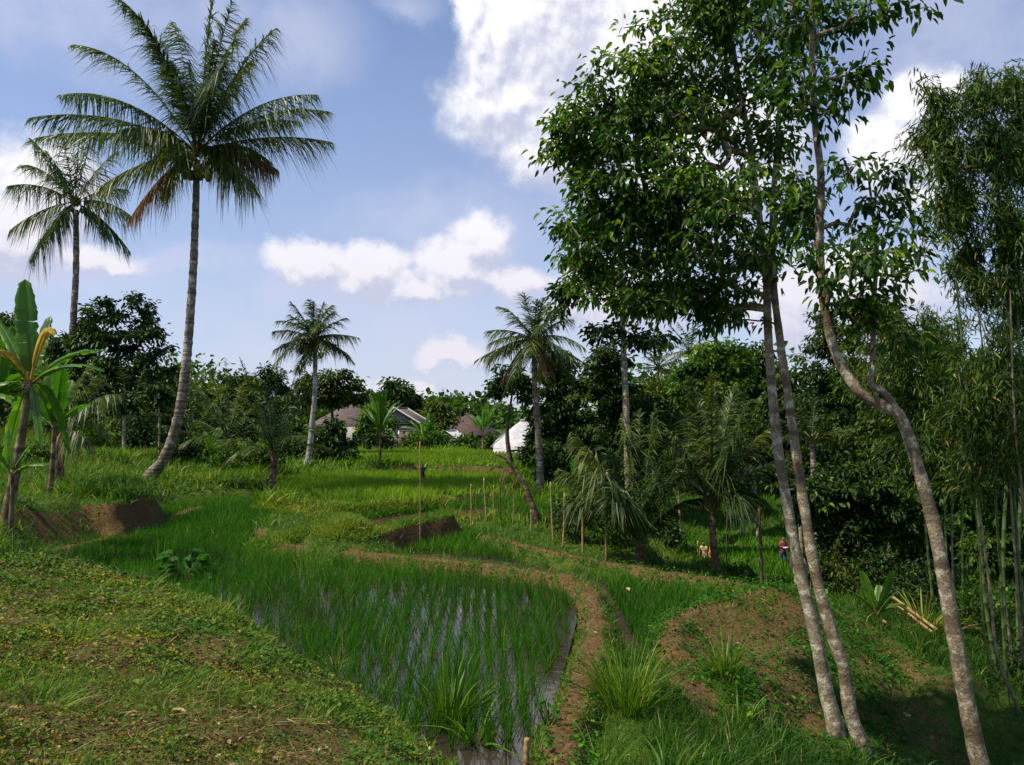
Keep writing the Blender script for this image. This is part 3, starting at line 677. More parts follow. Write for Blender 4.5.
def palm(name, label, cat, group, trunk, crown, r0, r1, bark_, fr, ll, nl=60, wid=.035, coco=0, dead=(), mats=None, flare=1.0, hang=.5, m=40, arch=(.12, .3), sheath=True, crown_r=.3):
    """fr: list of (tip px dx, dy at this depth) or int for a generated crown; trunk: path of world points"""
    trunk = np.array(trunk); root = thing(name, trunk[0], label, cat, group)
    mb = MB(); p = smooth_path(trunk, m); t = np.linspace(0, 1, m)
    rad = r0 + (r1 - r0) * t + r0 * .55 * flare * np.exp(-t / .045) + r1 * .08 * np.sin(np.arange(m) * 2.4)
    p[0, 2] -= .3
    tube(mb, p, rad, 10, jit=.03); mb.build('trunk', bark_, root, smooth=True)
    c = np.array(crown)
    if sheath:
        mb = MB(); n = 26; a = np.arange(n) * 2.4; k = np.linspace(-.7, .7, n)[:, None]
        A = c + np.stack([np.cos(a) * crown_r * .35, np.sin(a) * crown_r * .35, np.zeros(n)], 1) + k * np.array([0, 0, crown_r * 1.2])
        Bp = A + np.stack([np.cos(a) * crown_r, np.sin(a) * crown_r, np.full(n, crown_r * .9)], 1); sticks(mb, A, Bp, np.full(n, crown_r * .22), np.full(n, crown_r * .1), 5)
        mb.build('leaf_base', M['rachis'] if mats is None else mats, root)
    for f in fr:
        p2 = np.array(f[0]); ar = f[1] if len(f) > 1 and f[1] is not None else random.uniform(*arch); dd = len(f) > 2 and f[2]
        d = p2 - c; L = np.linalg.norm(d); p0 = c + unit(d) * .1 + np.array([0, 0, random.uniform(-.1, .3) * crown_r])
        frond('dry_frond' if dd else 'frond', root, p0, p2, ar, M['palm_dead'] if dd else M['palm'], ll * (.6 if dd else 1) * random.uniform(.85, 1.1), nl, wid, tint=random.uniform(.3, .7), hang=hang * random.uniform(.7, 1.3) * (1.6 if dd else 1), rr=.022 + ll * .012)
    for i in range(coco):
        a = random.uniform(0, 6.28); rr_ = random.uniform(.3, .75); q = c + np.array([math.cos(a) * rr_, math.sin(a) * rr_, random.uniform(-1.0, -.2)])
        bm = bmesh.new(); bmesh.ops.create_icosphere(bm, subdivisions=2, radius=.15)
        for v in bm.verts: v.co.z *= 1.25; v.co.x *= 1 + .08 * math.sin(v.co.z * 20)
        me = bpy.data.meshes.new('coconut'); bm.to_mesh(me); bm.free(); me.materials.append(M['coconut'])
        for pg in me.polygons: pg.use_smooth = True
        o = bpy.data.objects.new('coconut', me); COL.objects.link(o); o.parent = root; o.location = q - trunk[0]
    return root
def gen_fronds(c, L, n, el0=78, el1=-35, seed=0, squash=1.0):
    r = random.Random(seed); out_ = []
    for i in range(n):
        a = i * 2.399 + r.uniform(-.25, .25); e = math.radians(el0 + (el1 - el0) * (i / (n - 1)) ** .9 + r.uniform(-7, 7)); l = L * r.uniform(.82, 1.08)
        out_.append((np.array(c) + np.array([math.cos(a) * math.cos(e) * l, math.sin(a) * math.cos(e) * l, math.sin(e) * l - .12 * l]), r.uniform(.10, .28)))
    return out_
def base(px, d, dz=0):
    x = X(px, d); return np.array([x, d, zat(x, d) + dz])
def path(base_px, d, pts, dds=None):
    """trunk path: first point on the ground under base_px, the rest at picture places at depth d (+ offsets)"""
    r = [base(base_px, d)]
    for i, (a, b) in enumerate(pts): r.append(P(a, b, d + (dds[i] if dds else 0)))
    return r

# the tall curved coconut palm
d = 31; c = P(197, 152, d)
tips = [(72, 45, .5, .30), (118, -2, 1.5, .26), (132, 10, -2, .30), (30, 118, -.6, .2), (36, 138, 1.8, .12), (98, 188, -2.2, .14), (60, 95, 2.8, .2), (172, 22, 2.6, .2), (213, -12, .4, .04), (232, 2, -1.4, .1),
        (246, 18, 2.0, .2), (276, 28, -.5, .22), (330, 112, 1.2, .24), (318, 95, -2.4, .22), (331, 142, -.4, .14), (300, 122, 3.2, .2), (256, 192, -1.5, .22), (268, 160, 2.6, .3), (150, 170, 3.2, .3),
        (170, 60, -3.0, .15), (225, 60, -3.6, .25), (188, 62, 2.6, .02), (120, 130, -3.4, .25), (235, 178, -1.0, .5), (165, 192, -1.0, .5), (215, 40, -2.0, .1), (150, 40, 2.0, .12), (252, 60, 2.4, .2)]
fr = [(P(a, b, d + dd), ar) for a, b, dd, ar in tips] + [(P(128, 222, d - .5), .22, True), (P(278, 170, d + 2.4), .18, True)]
PL = palm('coconut_palm', 'tallest coconut palm, its trunk curving up from a lean at the base', 'palm tree', 'coconut palms', path(145, d, [(152, 474), (166, 455), (178, 418), (186, 365), (192, 290), (195, 230), (197, 160)]), c, .21, .125, M['palm_bark'], fr, 1.3, 130, .062, coco=26, m=90, hang=.85)
d = 50; c = P(75, 203, d)
tips = [(8, 186, .8, .2), (10, 230, -2, .18), (30, 260, 1, .2), (30, 138, 1, .14), (60, 128, -1.5, .1), (95, 130, 2, .1), (118, 150, -1, .14), (128, 190, 2.5, .22), (130, 215, -1.5, .2), (130, 252, .5, .2), (110, 235, 2.8, .25), (50, 235, -2.8, .22), (80, 125, -.5, .03), (20, 165, 2.6, .2), (45, 150, -3, .16)]
palm('coconut_palm', 'slim straight coconut palm behind the banana plant', 'palm tree', 'coconut palms', path(70, d, [(70, 420), (73, 330), (76, 270), (76, 210)]), c, .26, .17, M['palm_bark'], [(P(a, b, d + dd), ar) for a, b, dd, ar in tips], 1.35, 72, .085, coco=8, hang=1.0)
d = 41.5; c = P(314, 338, d)
palm('coconut_palm', 'coconut palm with white trunk at the edge of the yellow-green rice', 'palm tree', 'coconut palms', path(308, d, [(309, 455), (312, 425), (315, 390), (315, 345)]), c, .16, .11, M['palm_bark_pale'],
     gen_fronds(c, 2.45, 24, 82, -42, 4) + [(P(300, 372, d - .5), .2, True), (P(297, 350, d - .3), .2, True)], .8, 54, .06, coco=5, hang=.6)
d = 35; c = P(534, 340, d)
palm('coconut_palm', 'coconut palm rising in front of the white metal roof', 'palm tree', 'coconut palms', path(540, d, [(540, 470), (538, 430), (535, 390), (534, 345)]), c, .17, .12, M['palm_bark'],
     gen_fronds(c, 2.6, 23, 80, -45, 9) + [(P(484, 362, d - .4), .25), (P(500, 385, d), .3, True), (P(555, 378, d + .3), .3, True), (P(546, 372, d - .8), .3, True)], .82, 56, .055, coco=6, hang=.6)
for px, py, dd, L, lab in [(690, 352, 70, 3.4, 'small distant palm crown showing beside the round green tree'), (659, 368, 75, 3.0, 'small distant palm crown low between the dark trees')]:
    c = P(px, py, dd); palm('coconut_palm', lab, 'palm tree', 'coconut palms', path(px + 2, dd, [(px + 1, py + 60), (px, py)]), c, .2, .14, M['palm_bark'], gen_fronds(c, L, 17, 80, -25, px), .8, 30, .1)
# young palms whose leaves rise from near the ground
def young(base_px, d, top, tips, label, r=.2, ll=.8, nl=60, wid=.04, bk='palm_bark_red', dead=(), hang=.5, seed=0):
    c = P(*top, d); fr = [(P(a, b, d + e), ar) for a, b, e, ar in tips] + [(P(a, b, d + e), ar, True) for a, b, e, ar in dead]
    return palm('young_palm', label, 'palm tree', 'young palms', path(base_px, d, [((base_px + top[0]) / 2, (top[1] + (415 + (3.4 - zat(X(base_px, d), d)) * FPX / d)) / 2), top]), c, r, r * .8, M[bk], fr, ll, nl, wid, hang=hang, m=26, flare=.6, crown_r=.17)
young(272, 30.5, (274, 455), [(240, 358, .5, .05), (255, 372, -1, .04), (298, 366, .6, .04), (312, 385, -.6, .08), (278, 362, 1, .02), (228, 400, .8, .12), (222, 440, -.8, .25), (320, 425, .5, .2), (330, 450, 1, .3), (245, 395, -1.5, .1), (300, 395, 1.8, .1), (265, 380, 2, .03), (222, 465, 1.2, .35), (305, 440, -1.4, .35)],
      'young palm with a stout brown trunk at the corner of the rice', .15, .7, 60, .036, hang=.45)
young(226, 37, (228, 440), [(192, 380, .5, .08), (210, 365, -1, .05), (226, 358, 1, .02), (248, 372, -.5, .06), (262, 395, .6, .1), (185, 420, 1, .2), (265, 425, 1, .25), (205, 395, -1.5, .1), (240, 385, 1.8, .05), (180, 445, -1, .3)],
      'young palm in shade behind the grass slope', .2, .75, 46, .05)
young(190, 45, (190, 435), [(160, 392, .5, .1), (175, 375, -1, .05), (200, 378, 1, .05), (220, 395, -.5, .1), (150, 430, 1, .25), (225, 430, 1, .25), (190, 365, 1.5, .03)], 'young palm right behind the tall curved trunk', .2, .75, 36, .06)
young(128, 44, (130, 420), [(95, 400, .5, .2), (100, 372, -1, .1), (145, 365, 1, .05), (168, 385, -.5, .1), (170, 415, 1, .25), (90, 430, 1, .3), (120, 362, 1.5, .03)], 'young palm below the big rounded tree', .18, .75, 36, .06)
young(62, 24, (58, 440), [(90, 362, .4, .2), (120, 395, -1, .3), (98, 378, .8, .3), (30, 372, .5, .15), (85, 440, -1, .35), (100, 425, 1, .45), (40, 360, 1, .1), (15, 410, -.6, .3)], 'young palm with arching yellowish leaves next to the banana plant', .13, .8, 56, .04, hang=.9, dead=[(72, 425, -.5, .5)])
young(638, 20, (640, 542), [(572, 432, .2, .18), (600, 425, -.8, .1), (622, 415, .6, .05), (655, 405, -.3, .04), (700, 432, .8, .12), (690, 470, -.8, .3), (560, 470, .6, .25), (566, 505, -.6, .4), (600, 470, -1.2, .25), (710, 500, .3, .35), (675, 440, -1.2, .1), (612, 500, -1.2, .5), (640, 410, 1.2, .02), (585, 450, 1.2, .15)],
      'spreading young palm with long drooping leaves behind the bamboo stakes', .12, .9, 120, .042, hang=.65)
young(714, 20, (712, 505), [(690, 378, .3, .04), (712, 372, -.6, .02), (735, 385, .5, .04), (765, 432, -.4, .16), (785, 465, .5, .25), (668, 430, -.5, .12), (672, 480, .6, .35), (700, 400, 1.0, .04), (750, 400, -1.0, .08), (745, 500, -.8, .5), (730, 395, 1.3, .04), (770, 510, .7, .5)],
      'young palm with ringed brown trunk standing on the paddy edge', .098, .82, 120, .042, hang=.6)
young(820, 24, (812, 440), [(770, 415, .3, .1), (790, 400, -.5, .05), (815, 398, .5, .03), (835, 412, -.4, .1), (850, 432, .5, .2), (840, 445, .3, .2), (775, 440, .3, .25)], 'pale young palm between the slim trunks', .10, .5, 36, .03, bk='palm_bark')

# ------------------------------------------------------------------ broadleaf trees
def grow_tree(trunk, att, tr0, tr1, start=.25, seed=0, m=34, twig=.012, jit=.12, pipe=.5):
    """join every leaf cluster to the nearest limb; limbs thicken with what they carry"""
    rng = np.random.default_rng(seed)
    tp = smooth_path(trunk, m); tr = tr0 + (tr1 - tr0) * np.linspace(0, 1, m) ** .9
    nodes = [tuple(p) for p in tp]; par = list(range(-1, m - 1)); cnt = [0] * m; dep = [0.0] * m
    arr = np.zeros((m + len(att) * 3 + 5, 3)); arr[:m] = tp; n = m; ok = np.zeros(len(arr), bool); ok[int(m * start):m] = True; cost = np.zeros(len(arr))
    da = np.array([np.min(np.linalg.norm(tp[int(m * start):] - a, axis=1)) for a in att])
    ends = []
    for i in np.argsort(da):
        a = att[i]; v = arr[:n] - a; dz = v[:, 2]
        dist = np.linalg.norm(v, axis=1) + .35 * np.maximum(dz, 0) + .18 * cost[:n]; dist[~ok[:n]] = 1e9
        j = int(np.argmin(dist)); L = np.linalg.norm(arr[j] - a); k = 3 if L > .8 else 2 if L > .25 else 1; pj = j
        for s in range(1, k + 1):
            t = s / k; q = arr[j] * (1 - t) + a * t + (rng.normal(0, jit * L * .35, 3) if s < k else 0) + np.array([0, 0, .10 * L * math.sin(math.pi * t)])
            arr[n] = q; par.append(pj); cnt.append(0); ok[n] = True; cost[n] = cost[j] + L * t; pj = n; n += 1
        ends.append(pj)
    for e in ends:
        j = e
        while j >= 0: cnt[j] += 1; j = par[j]
    par = np.array(par); cnt = np.array(cnt)
    r = twig * np.maximum(cnt, 1) ** pipe; r[:m] = tr; r = np.minimum(r, tr0)
    e = np.arange(m, n); A = arr[par[e]]; B = arr[e]; rb = r[e]; ra = np.minimum(r[par[e]], rb * 1.35)
    ed = unit(arr[np.array(ends)] - arr[par[np.array(ends)]])
    return tp, tr, A, B, ra, rb, arr[np.array(ends)], ed

def blob_points(bl, d, n, rng, thick=.8, shell=.55):
    """clusters inside ellipsoids given in picture units at depth d"""
    w = np.array([b[2] * b[3] for b in bl], float) ** .8; w /= w.sum(); out_ = []
    for b, k in zip(bl, rng.multinomial(n, w)):
        c = P(b[0], b[1], d + (b[4] if len(b) > 4 else 0)); s = d / FPX
        v = unit(rng.normal(0, 1, (k, 3))) * (rng.random((k, 1)) ** (shell)) ; v += rng.normal(0, .05, v.shape)
        out_.append(c + v * np.array([b[2] * s, (b[2] + b[3]) / 2 * s * thick, b[3] * s]))
    return np.concatenate(out_)

def tree(label, group, trunk, bl, d, natt, per, lsize, tr0, tr1, mat='leaf', bk='bark_dark', name='tree', start=.3, seed=1, thick=.8, spread=.35, lw=.45, tb=.45, droop=.25, twig=.012, flat=.6, shell=.55, cat='tree', m=34, sides=8, down=.35):
    rng = np.random.default_rng(seed); trunk = np.array(trunk); root = thing(name, trunk[0], label, cat, group)
    att = blob_points(bl, d, natt, rng, thick, shell)
    zmin = trunk[0][2] + .3; att = att[att[:, 2] > zmin]
    tp, tr, A, B, ra, rb, E, ED = grow_tree(trunk, att, tr0, tr1, start, seed, m, twig)
    mb = MB(); tp[0, 2] -= .25; tube(mb, tp, tr * (1 + .5 * np.exp(-np.linspace(0, 1, m) / .03)), sides, jit=.045); sticks(mb, A, B, ra, rb, 5); mb.build('trunk', M[bk], root, smooth=True)
    n = len(E); N = n * per
    tone = np.repeat(rng.normal(0, .17, n), per) + (rng.random(N) < .05) * .35
    off = np.clip(rng.normal(0, 1, (N, 3)), -1.5, 1.5) * np.array([1, 1, flat]) * spread * rng.uniform(.3, 1, (N, 1))
    C = np.repeat(E, per, 0) + off - np.repeat(ED, per, 0) * spread * .3
    D = unit(off) * .7 + np.repeat(ED, per, 0) * .4 + rng.normal(0, .45, (N, 3)) + np.array([0, 0, -down])
    L = lsize * rng.uniform(.6, 1.2, N)
    t = np.clip(tb + tone + rng.normal(0, .17, N), 0, 1)
    mb = MB(); leaves(mb, C, D, L, L * lw * rng.uniform(.8, 1.2, N), t, rng, droop=droop, roll=.5); mb.build('crown', M[mat], root)
    return root
# three slim trees close to the camera
d = 10.0
t1 = [base(832, d)] + [P(a, b, d + e) for a, b, e in [(826, 690, 0), (815, 635, .05), (802, 580, .1), (790, 520, .15), (778, 450, .2), (772, 390, .25), (768, 330, .3), (766, 275, .35), (757, 200, .5), (750, 145, .6), (735, 60, .7), (725, -30, .9)]]
tree('slim pale-barked tree, front one of the leaning pair, with a wide dark crown', 'slim trees on the slope', t1,
     [(640, 150, 95, 70, 0), (575, 145, 38, 40, .3), (705, 90, 80, 70, .5), (645, 70, 60, 50, 0), (715, 15, 70, 50, 0), (720, -90, 80, 60, 0), (660, 235, 90, 60, .3), (590, 215, 45, 45, 0), (720, 210, 70, 60, -.6), (585, 270, 40, 28, .5), (640, 300, 60, 30, 0), (700, 300, 60, 38, .5), (605, 120, 55, 50, 0), (650, 200, 80, 60, 0)],
     d, 980, 21, .112, .088, .025, 'leaf', 'bark', 'slim_tree', start=.42, seed=11, thick=.9, spread=.165, lw=.42, twig=.0055, droop=.3, m=60, sides=12, down=.5, tb=.5)
d = 9.6
t2 = [base(858, d)] + [P(a, b, d + e) for a, b, e in [(850, 712, 0), (845, 672, .03), (834, 640, .05), (822, 600, .12), (812, 555, .2), (800, 480, .3), (790, 410, .4), (780, 340, .5), (774, 290, .6), (772, 235, .8), (776, 160, 1.0), (782, 80, 1.1), (790, 0, 1.2)]]
tree('slim mossy tree with a kinked lower trunk, rear one of the leaning pair', 'slim trees on the slope', t2,
     [(760, 60, 55, 70, 1.2), (770, 150, 45, 60, 1), (755, 250, 50, 45, .8), (730, 320, 40, 14, .6), (800, 30, 40, 50, 1.2), (740, 0, 55, 30, 1.2), (800, 215, 30, 40, 1), (800, -80, 70, 60, 1)],
     d, 210, 17, .112, .08, .025, 'leaf', 'bark_brown', 'slim_tree', start=.45, seed=12, thick=1.1, spread=.18, lw=.42, twig=.0045, droop=.3, m=60, sides=12, down=.5)
d = 8.5
t3 = [base(984, d)] + [P(a, b, d + e) for a, b, e in [(979, 760, 0), (967, 705, 0), (957, 650, 0), (948, 600, .05), (940, 555, .05), (930, 510, .1), (919, 470, .1), (908, 435, .15), (898, 414, .15), (880, 404, .2), (862, 394, .25), (846, 374, .3), (834, 348, .3), (826, 315, .3), (822, 285, .3), (819, 230, .3), (821, 180, .3), (815, 120, .3), (812, 60, .3), (811, -40, .3)]]
r3 = tree('slim tree with a sharp S bend in its smooth grey-brown trunk', 'slim trees on the slope', t3,
     [(850, 10, 45, 26, .2), (855, 75, 34, 30, .3), (800, 90, 40, 50, 0), (855, 165, 26, 22, -.3), (885, 205, 46, 44, .2), (860, 255, 60, 40, -.4), (905, 250, 40, 44, .1), (800, 200, 34, 45, .5), (865, 300, 50, 26, .2), (900, 335, 36, 20, 0), (790, 10, 50, 40, .3), (835, 120, 24, 20, .6), (905, 10, 36, 12, .2), (905, 170, 20, 14, 0), (840, -60, 60, 40, .3)],
     d, 310, 10, .115, .096, .025, 'leaf', 'bark_brown', 'slim_tree', start=.62, seed=13, thick=1.0, spread=.17, lw=.48, twig=.0042, droop=.35, m=80, sides=12, down=.55, tb=.4)
mb = MB(); p = smooth_path([P(a, b, d + e) for a, b, e in [(902, 424, .15), (893, 405, .17), (884, 392, .22), (870, 384, .26), (872, 372, .3), (873, 340, .33), (874, 300, .36), (876, 250, .4), (868, 170, .45)]], 30)
tube(mb, p, np.linspace(.042, .012, 30), 8, jit=.04); mb.build('forked_branch', M['bark_brown'], r3, smooth=True)

# trees farther off
d = 40
tree('tall slender tree with a bare pale trunk and tiers of leaves', 'broadleaf trees', [base(628, d), P(627, 440, d), P(625, 380, d), P(622, 310, d), P(620, 240, d), P(615, 200, d)],
     [(570, 235, 26, 10), (565, 295, 26, 14), (600, 280, 40, 16), (560, 315, 22, 8), (610, 335, 34, 10), (650, 340, 30, 8), (640, 300, 40, 14), (600, 255, 40, 14), (650, 260, 40, 16), (600, 220, 30, 14)],
     d, 130, 30, .34, .2, .1, 'leaf_dark', 'bark', start=.55, seed=21, spread=.55, lw=.5)
TREES = [  # label, base px, depth, trunk top, blobs, n, mat
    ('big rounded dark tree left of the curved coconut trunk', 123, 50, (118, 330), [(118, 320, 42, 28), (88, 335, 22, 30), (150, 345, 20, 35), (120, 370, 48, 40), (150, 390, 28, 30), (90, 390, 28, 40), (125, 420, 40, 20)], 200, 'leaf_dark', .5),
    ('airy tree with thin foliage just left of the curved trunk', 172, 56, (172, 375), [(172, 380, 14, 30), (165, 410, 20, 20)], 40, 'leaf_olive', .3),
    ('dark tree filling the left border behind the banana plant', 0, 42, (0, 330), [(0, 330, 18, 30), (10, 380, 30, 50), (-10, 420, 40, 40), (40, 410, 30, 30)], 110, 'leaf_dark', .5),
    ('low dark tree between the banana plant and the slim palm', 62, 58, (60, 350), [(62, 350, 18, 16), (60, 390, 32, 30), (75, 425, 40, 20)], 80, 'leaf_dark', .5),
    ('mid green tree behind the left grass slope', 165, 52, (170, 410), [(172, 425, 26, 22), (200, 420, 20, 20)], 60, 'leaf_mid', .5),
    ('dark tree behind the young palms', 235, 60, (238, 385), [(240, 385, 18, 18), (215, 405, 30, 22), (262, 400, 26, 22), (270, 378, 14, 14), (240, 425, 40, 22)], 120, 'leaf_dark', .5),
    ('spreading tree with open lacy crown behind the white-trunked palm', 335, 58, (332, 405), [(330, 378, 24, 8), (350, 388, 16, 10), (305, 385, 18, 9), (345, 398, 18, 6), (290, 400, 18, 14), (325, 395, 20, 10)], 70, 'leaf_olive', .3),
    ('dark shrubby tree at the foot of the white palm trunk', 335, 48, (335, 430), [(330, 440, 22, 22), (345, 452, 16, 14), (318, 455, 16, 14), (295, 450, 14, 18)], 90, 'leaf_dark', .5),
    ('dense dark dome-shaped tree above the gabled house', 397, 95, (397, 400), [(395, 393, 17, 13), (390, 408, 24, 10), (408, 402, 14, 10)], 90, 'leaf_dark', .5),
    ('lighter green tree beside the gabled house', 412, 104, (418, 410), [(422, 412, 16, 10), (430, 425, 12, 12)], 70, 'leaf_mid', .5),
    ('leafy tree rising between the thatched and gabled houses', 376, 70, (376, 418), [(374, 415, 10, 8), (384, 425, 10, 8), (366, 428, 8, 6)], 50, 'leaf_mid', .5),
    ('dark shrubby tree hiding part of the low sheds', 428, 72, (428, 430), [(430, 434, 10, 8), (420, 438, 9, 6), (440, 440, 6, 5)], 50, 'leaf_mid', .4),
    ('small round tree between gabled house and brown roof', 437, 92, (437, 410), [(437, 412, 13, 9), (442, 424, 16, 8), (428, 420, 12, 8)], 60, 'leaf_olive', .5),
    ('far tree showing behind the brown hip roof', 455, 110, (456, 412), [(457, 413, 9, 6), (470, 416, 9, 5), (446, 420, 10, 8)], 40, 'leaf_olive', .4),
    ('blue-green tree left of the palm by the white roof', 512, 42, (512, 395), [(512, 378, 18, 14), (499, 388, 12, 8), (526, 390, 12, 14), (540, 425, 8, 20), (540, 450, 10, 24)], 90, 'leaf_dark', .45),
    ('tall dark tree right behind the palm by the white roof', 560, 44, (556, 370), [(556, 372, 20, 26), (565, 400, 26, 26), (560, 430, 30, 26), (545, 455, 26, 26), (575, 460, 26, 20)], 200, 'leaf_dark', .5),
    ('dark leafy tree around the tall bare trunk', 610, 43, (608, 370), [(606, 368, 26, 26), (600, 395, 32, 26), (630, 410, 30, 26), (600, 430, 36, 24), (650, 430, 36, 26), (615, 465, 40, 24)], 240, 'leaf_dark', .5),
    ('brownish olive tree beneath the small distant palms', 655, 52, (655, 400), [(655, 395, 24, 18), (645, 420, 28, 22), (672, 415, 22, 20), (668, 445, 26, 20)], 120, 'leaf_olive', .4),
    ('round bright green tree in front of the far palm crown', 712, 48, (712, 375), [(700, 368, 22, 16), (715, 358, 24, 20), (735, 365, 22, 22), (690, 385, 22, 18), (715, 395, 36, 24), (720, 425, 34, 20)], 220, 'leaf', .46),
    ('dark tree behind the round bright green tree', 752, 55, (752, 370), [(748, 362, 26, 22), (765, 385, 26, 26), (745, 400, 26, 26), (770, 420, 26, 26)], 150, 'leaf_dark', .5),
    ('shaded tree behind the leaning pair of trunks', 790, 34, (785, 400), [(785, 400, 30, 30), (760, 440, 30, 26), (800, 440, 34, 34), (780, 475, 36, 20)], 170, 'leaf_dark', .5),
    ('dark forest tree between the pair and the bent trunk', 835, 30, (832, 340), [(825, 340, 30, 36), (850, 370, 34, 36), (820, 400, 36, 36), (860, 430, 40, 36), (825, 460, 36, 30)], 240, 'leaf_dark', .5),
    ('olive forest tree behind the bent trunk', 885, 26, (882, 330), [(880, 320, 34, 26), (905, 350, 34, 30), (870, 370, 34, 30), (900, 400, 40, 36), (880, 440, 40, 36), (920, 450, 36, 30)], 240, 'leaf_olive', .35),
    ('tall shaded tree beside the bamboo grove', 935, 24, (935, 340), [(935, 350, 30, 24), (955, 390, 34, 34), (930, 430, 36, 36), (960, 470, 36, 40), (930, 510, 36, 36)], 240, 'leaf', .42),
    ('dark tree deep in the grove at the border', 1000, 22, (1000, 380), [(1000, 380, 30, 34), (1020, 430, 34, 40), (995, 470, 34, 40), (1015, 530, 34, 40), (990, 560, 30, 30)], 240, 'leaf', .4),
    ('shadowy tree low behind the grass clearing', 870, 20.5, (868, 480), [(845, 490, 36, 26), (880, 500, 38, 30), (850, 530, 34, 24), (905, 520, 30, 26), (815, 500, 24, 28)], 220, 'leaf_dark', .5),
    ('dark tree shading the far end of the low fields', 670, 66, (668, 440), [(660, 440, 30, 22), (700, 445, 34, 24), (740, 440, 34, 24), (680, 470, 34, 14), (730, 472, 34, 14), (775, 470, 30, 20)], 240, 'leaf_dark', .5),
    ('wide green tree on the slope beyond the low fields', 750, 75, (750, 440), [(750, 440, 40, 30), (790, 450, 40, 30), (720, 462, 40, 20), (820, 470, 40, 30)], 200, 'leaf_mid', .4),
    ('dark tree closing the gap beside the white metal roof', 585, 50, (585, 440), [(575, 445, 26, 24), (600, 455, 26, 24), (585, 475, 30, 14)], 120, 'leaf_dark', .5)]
for i, (lab, bx, dd, top, bl, n, mt, tb) in enumerate(TREES):
    b0 = base(bx, dd); tp_ = P(*top, dd); mid = (b0 + tp_) / 2 + np.array([random.uniform(-.3, .3), 0, 0]); s = dd / FPX
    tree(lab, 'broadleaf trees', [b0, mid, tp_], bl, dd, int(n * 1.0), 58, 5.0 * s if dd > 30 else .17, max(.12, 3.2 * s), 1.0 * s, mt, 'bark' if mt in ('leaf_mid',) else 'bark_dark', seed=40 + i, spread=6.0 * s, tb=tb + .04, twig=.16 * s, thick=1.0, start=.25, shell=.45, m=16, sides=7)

# bare slim trunks standing in the low fields
for px, dd, top, r in [(742, 50, (735, 440), .14), (733, 54, (722, 440), .12), (727, 60, (722, 450), .11), (757, 48, (752, 430), .13), (124, 36, (124, 410), .13), (160, 38, (159, 400), .08), (570, 40, (558, 455), .07), (680, 48, (676, 440), .08), (800, 40, (795, 430), .12)]:
    tree('bare slim trunk number %s' % px if 0 else {742: 'slim trunk with thin crown left in the low fields, tallest', 733: 'thin trunk beside the ringed palm trunk', 727: 'faint thin trunk deep in the low fields', 757: 'grey leaning trunk behind the dark stake', 124: 'pale slim trunk under the big rounded tree', 160: 'thin pale stem close to the curved palm', 570: 'pale leaning stem by the palm near the white roof', 680: 'thin stem behind the spreading young palm', 800: 'shaded trunk right behind the leaning pair'}[px],
         'slender trunks', [base(px, dd), P((px + top[0]) / 2, 480, dd), P(*top, dd)], [(top[0], top[1] - 6, 16, 12)], dd, 26, 22, .3, r, r * .5, 'leaf_dark', 'bark', 'slender_tree', seed=px, spread=.3, m=12, sides=7, twig=.008, start=.7)

# bushes
BUSH = [('leafy bush at the foot of the young palm on the left', 262, 35, 22, 16, 'leaf_mid'), ('bush below the grass slope by the young palm', 232, 36, 20, 14, 'leaf'), ('round bush in front of the left trees', 180, 38, 14, 12, 'leaf_dark'),
        ('bush under the curved palm trunk', 205, 41, 22, 14, 'leaf_mid'), ('bush at the left border behind the mound', 20, 30, 34, 18, 'leaf_mid'), ('bush between banana plant and slim palm', 90, 38, 30, 20, 'leaf'), ('bushes by the pale slim trunk', 140, 43, 26, 20, 'leaf_dark'),
        ('dark bush in front of the brown hip roof house', 378, 64, 12, 8, 'leaf_dark'), ('bush before the tiled verandah', 415, 66, 12, 7, 'leaf_mid'), ('bush by the white shed', 438, 66, 9, 7, 'leaf'), ('small round bush at the porch of the brown house', 466, 66, 5, 5, 'leaf_mid'), ('small round bush left of the white metal roof', 491, 64, 5, 6, 'leaf_mid'),
        ('dark bush at the foot of the palm by the white roof', 548, 37, 14, 26, 'leaf_dark'), ('shrub behind the row of bamboo stakes', 575, 22.5, 26, 24, 'leaf_dark'), ('shrub between the stakes and the spreading palm', 612, 22, 24, 18, 'leaf'), ('shrub in the shade under the spreading palm', 665, 23, 18, 18, 'leaf_dark'),
        ('shrub at the corner of the paddy by the stake', 768, 19, 12, 5, 'leaf'), ('weedy shrub behind the ringed palm', 738, 20.5, 12, 5, 'leaf_mid'),
        ('leafy shrub on the shaded side of the pair', 822, 21, 18, 26, 'leaf_mid'), ('shrub with yellowish leaves behind the pair', 830, 19.5, 26, 34, 'leaf_olive'), ('dense shrub under the forest behind the clearing', 880, 19, 34, 30, 'leaf_dark'),
        ('shrub among dry stems near the bent trunk', 930, 18, 30, 30, 'leaf_dark'), ('shrub at the foot of the bamboo', 985, 15, 36, 34, 'leaf'), ('shrub low at the border under the bamboo', 1040, 13, 40, 40, 'leaf_dark'), ('shrub beyond the grass clearing', 905, 17, 30, 14, 'leaf_dark')]
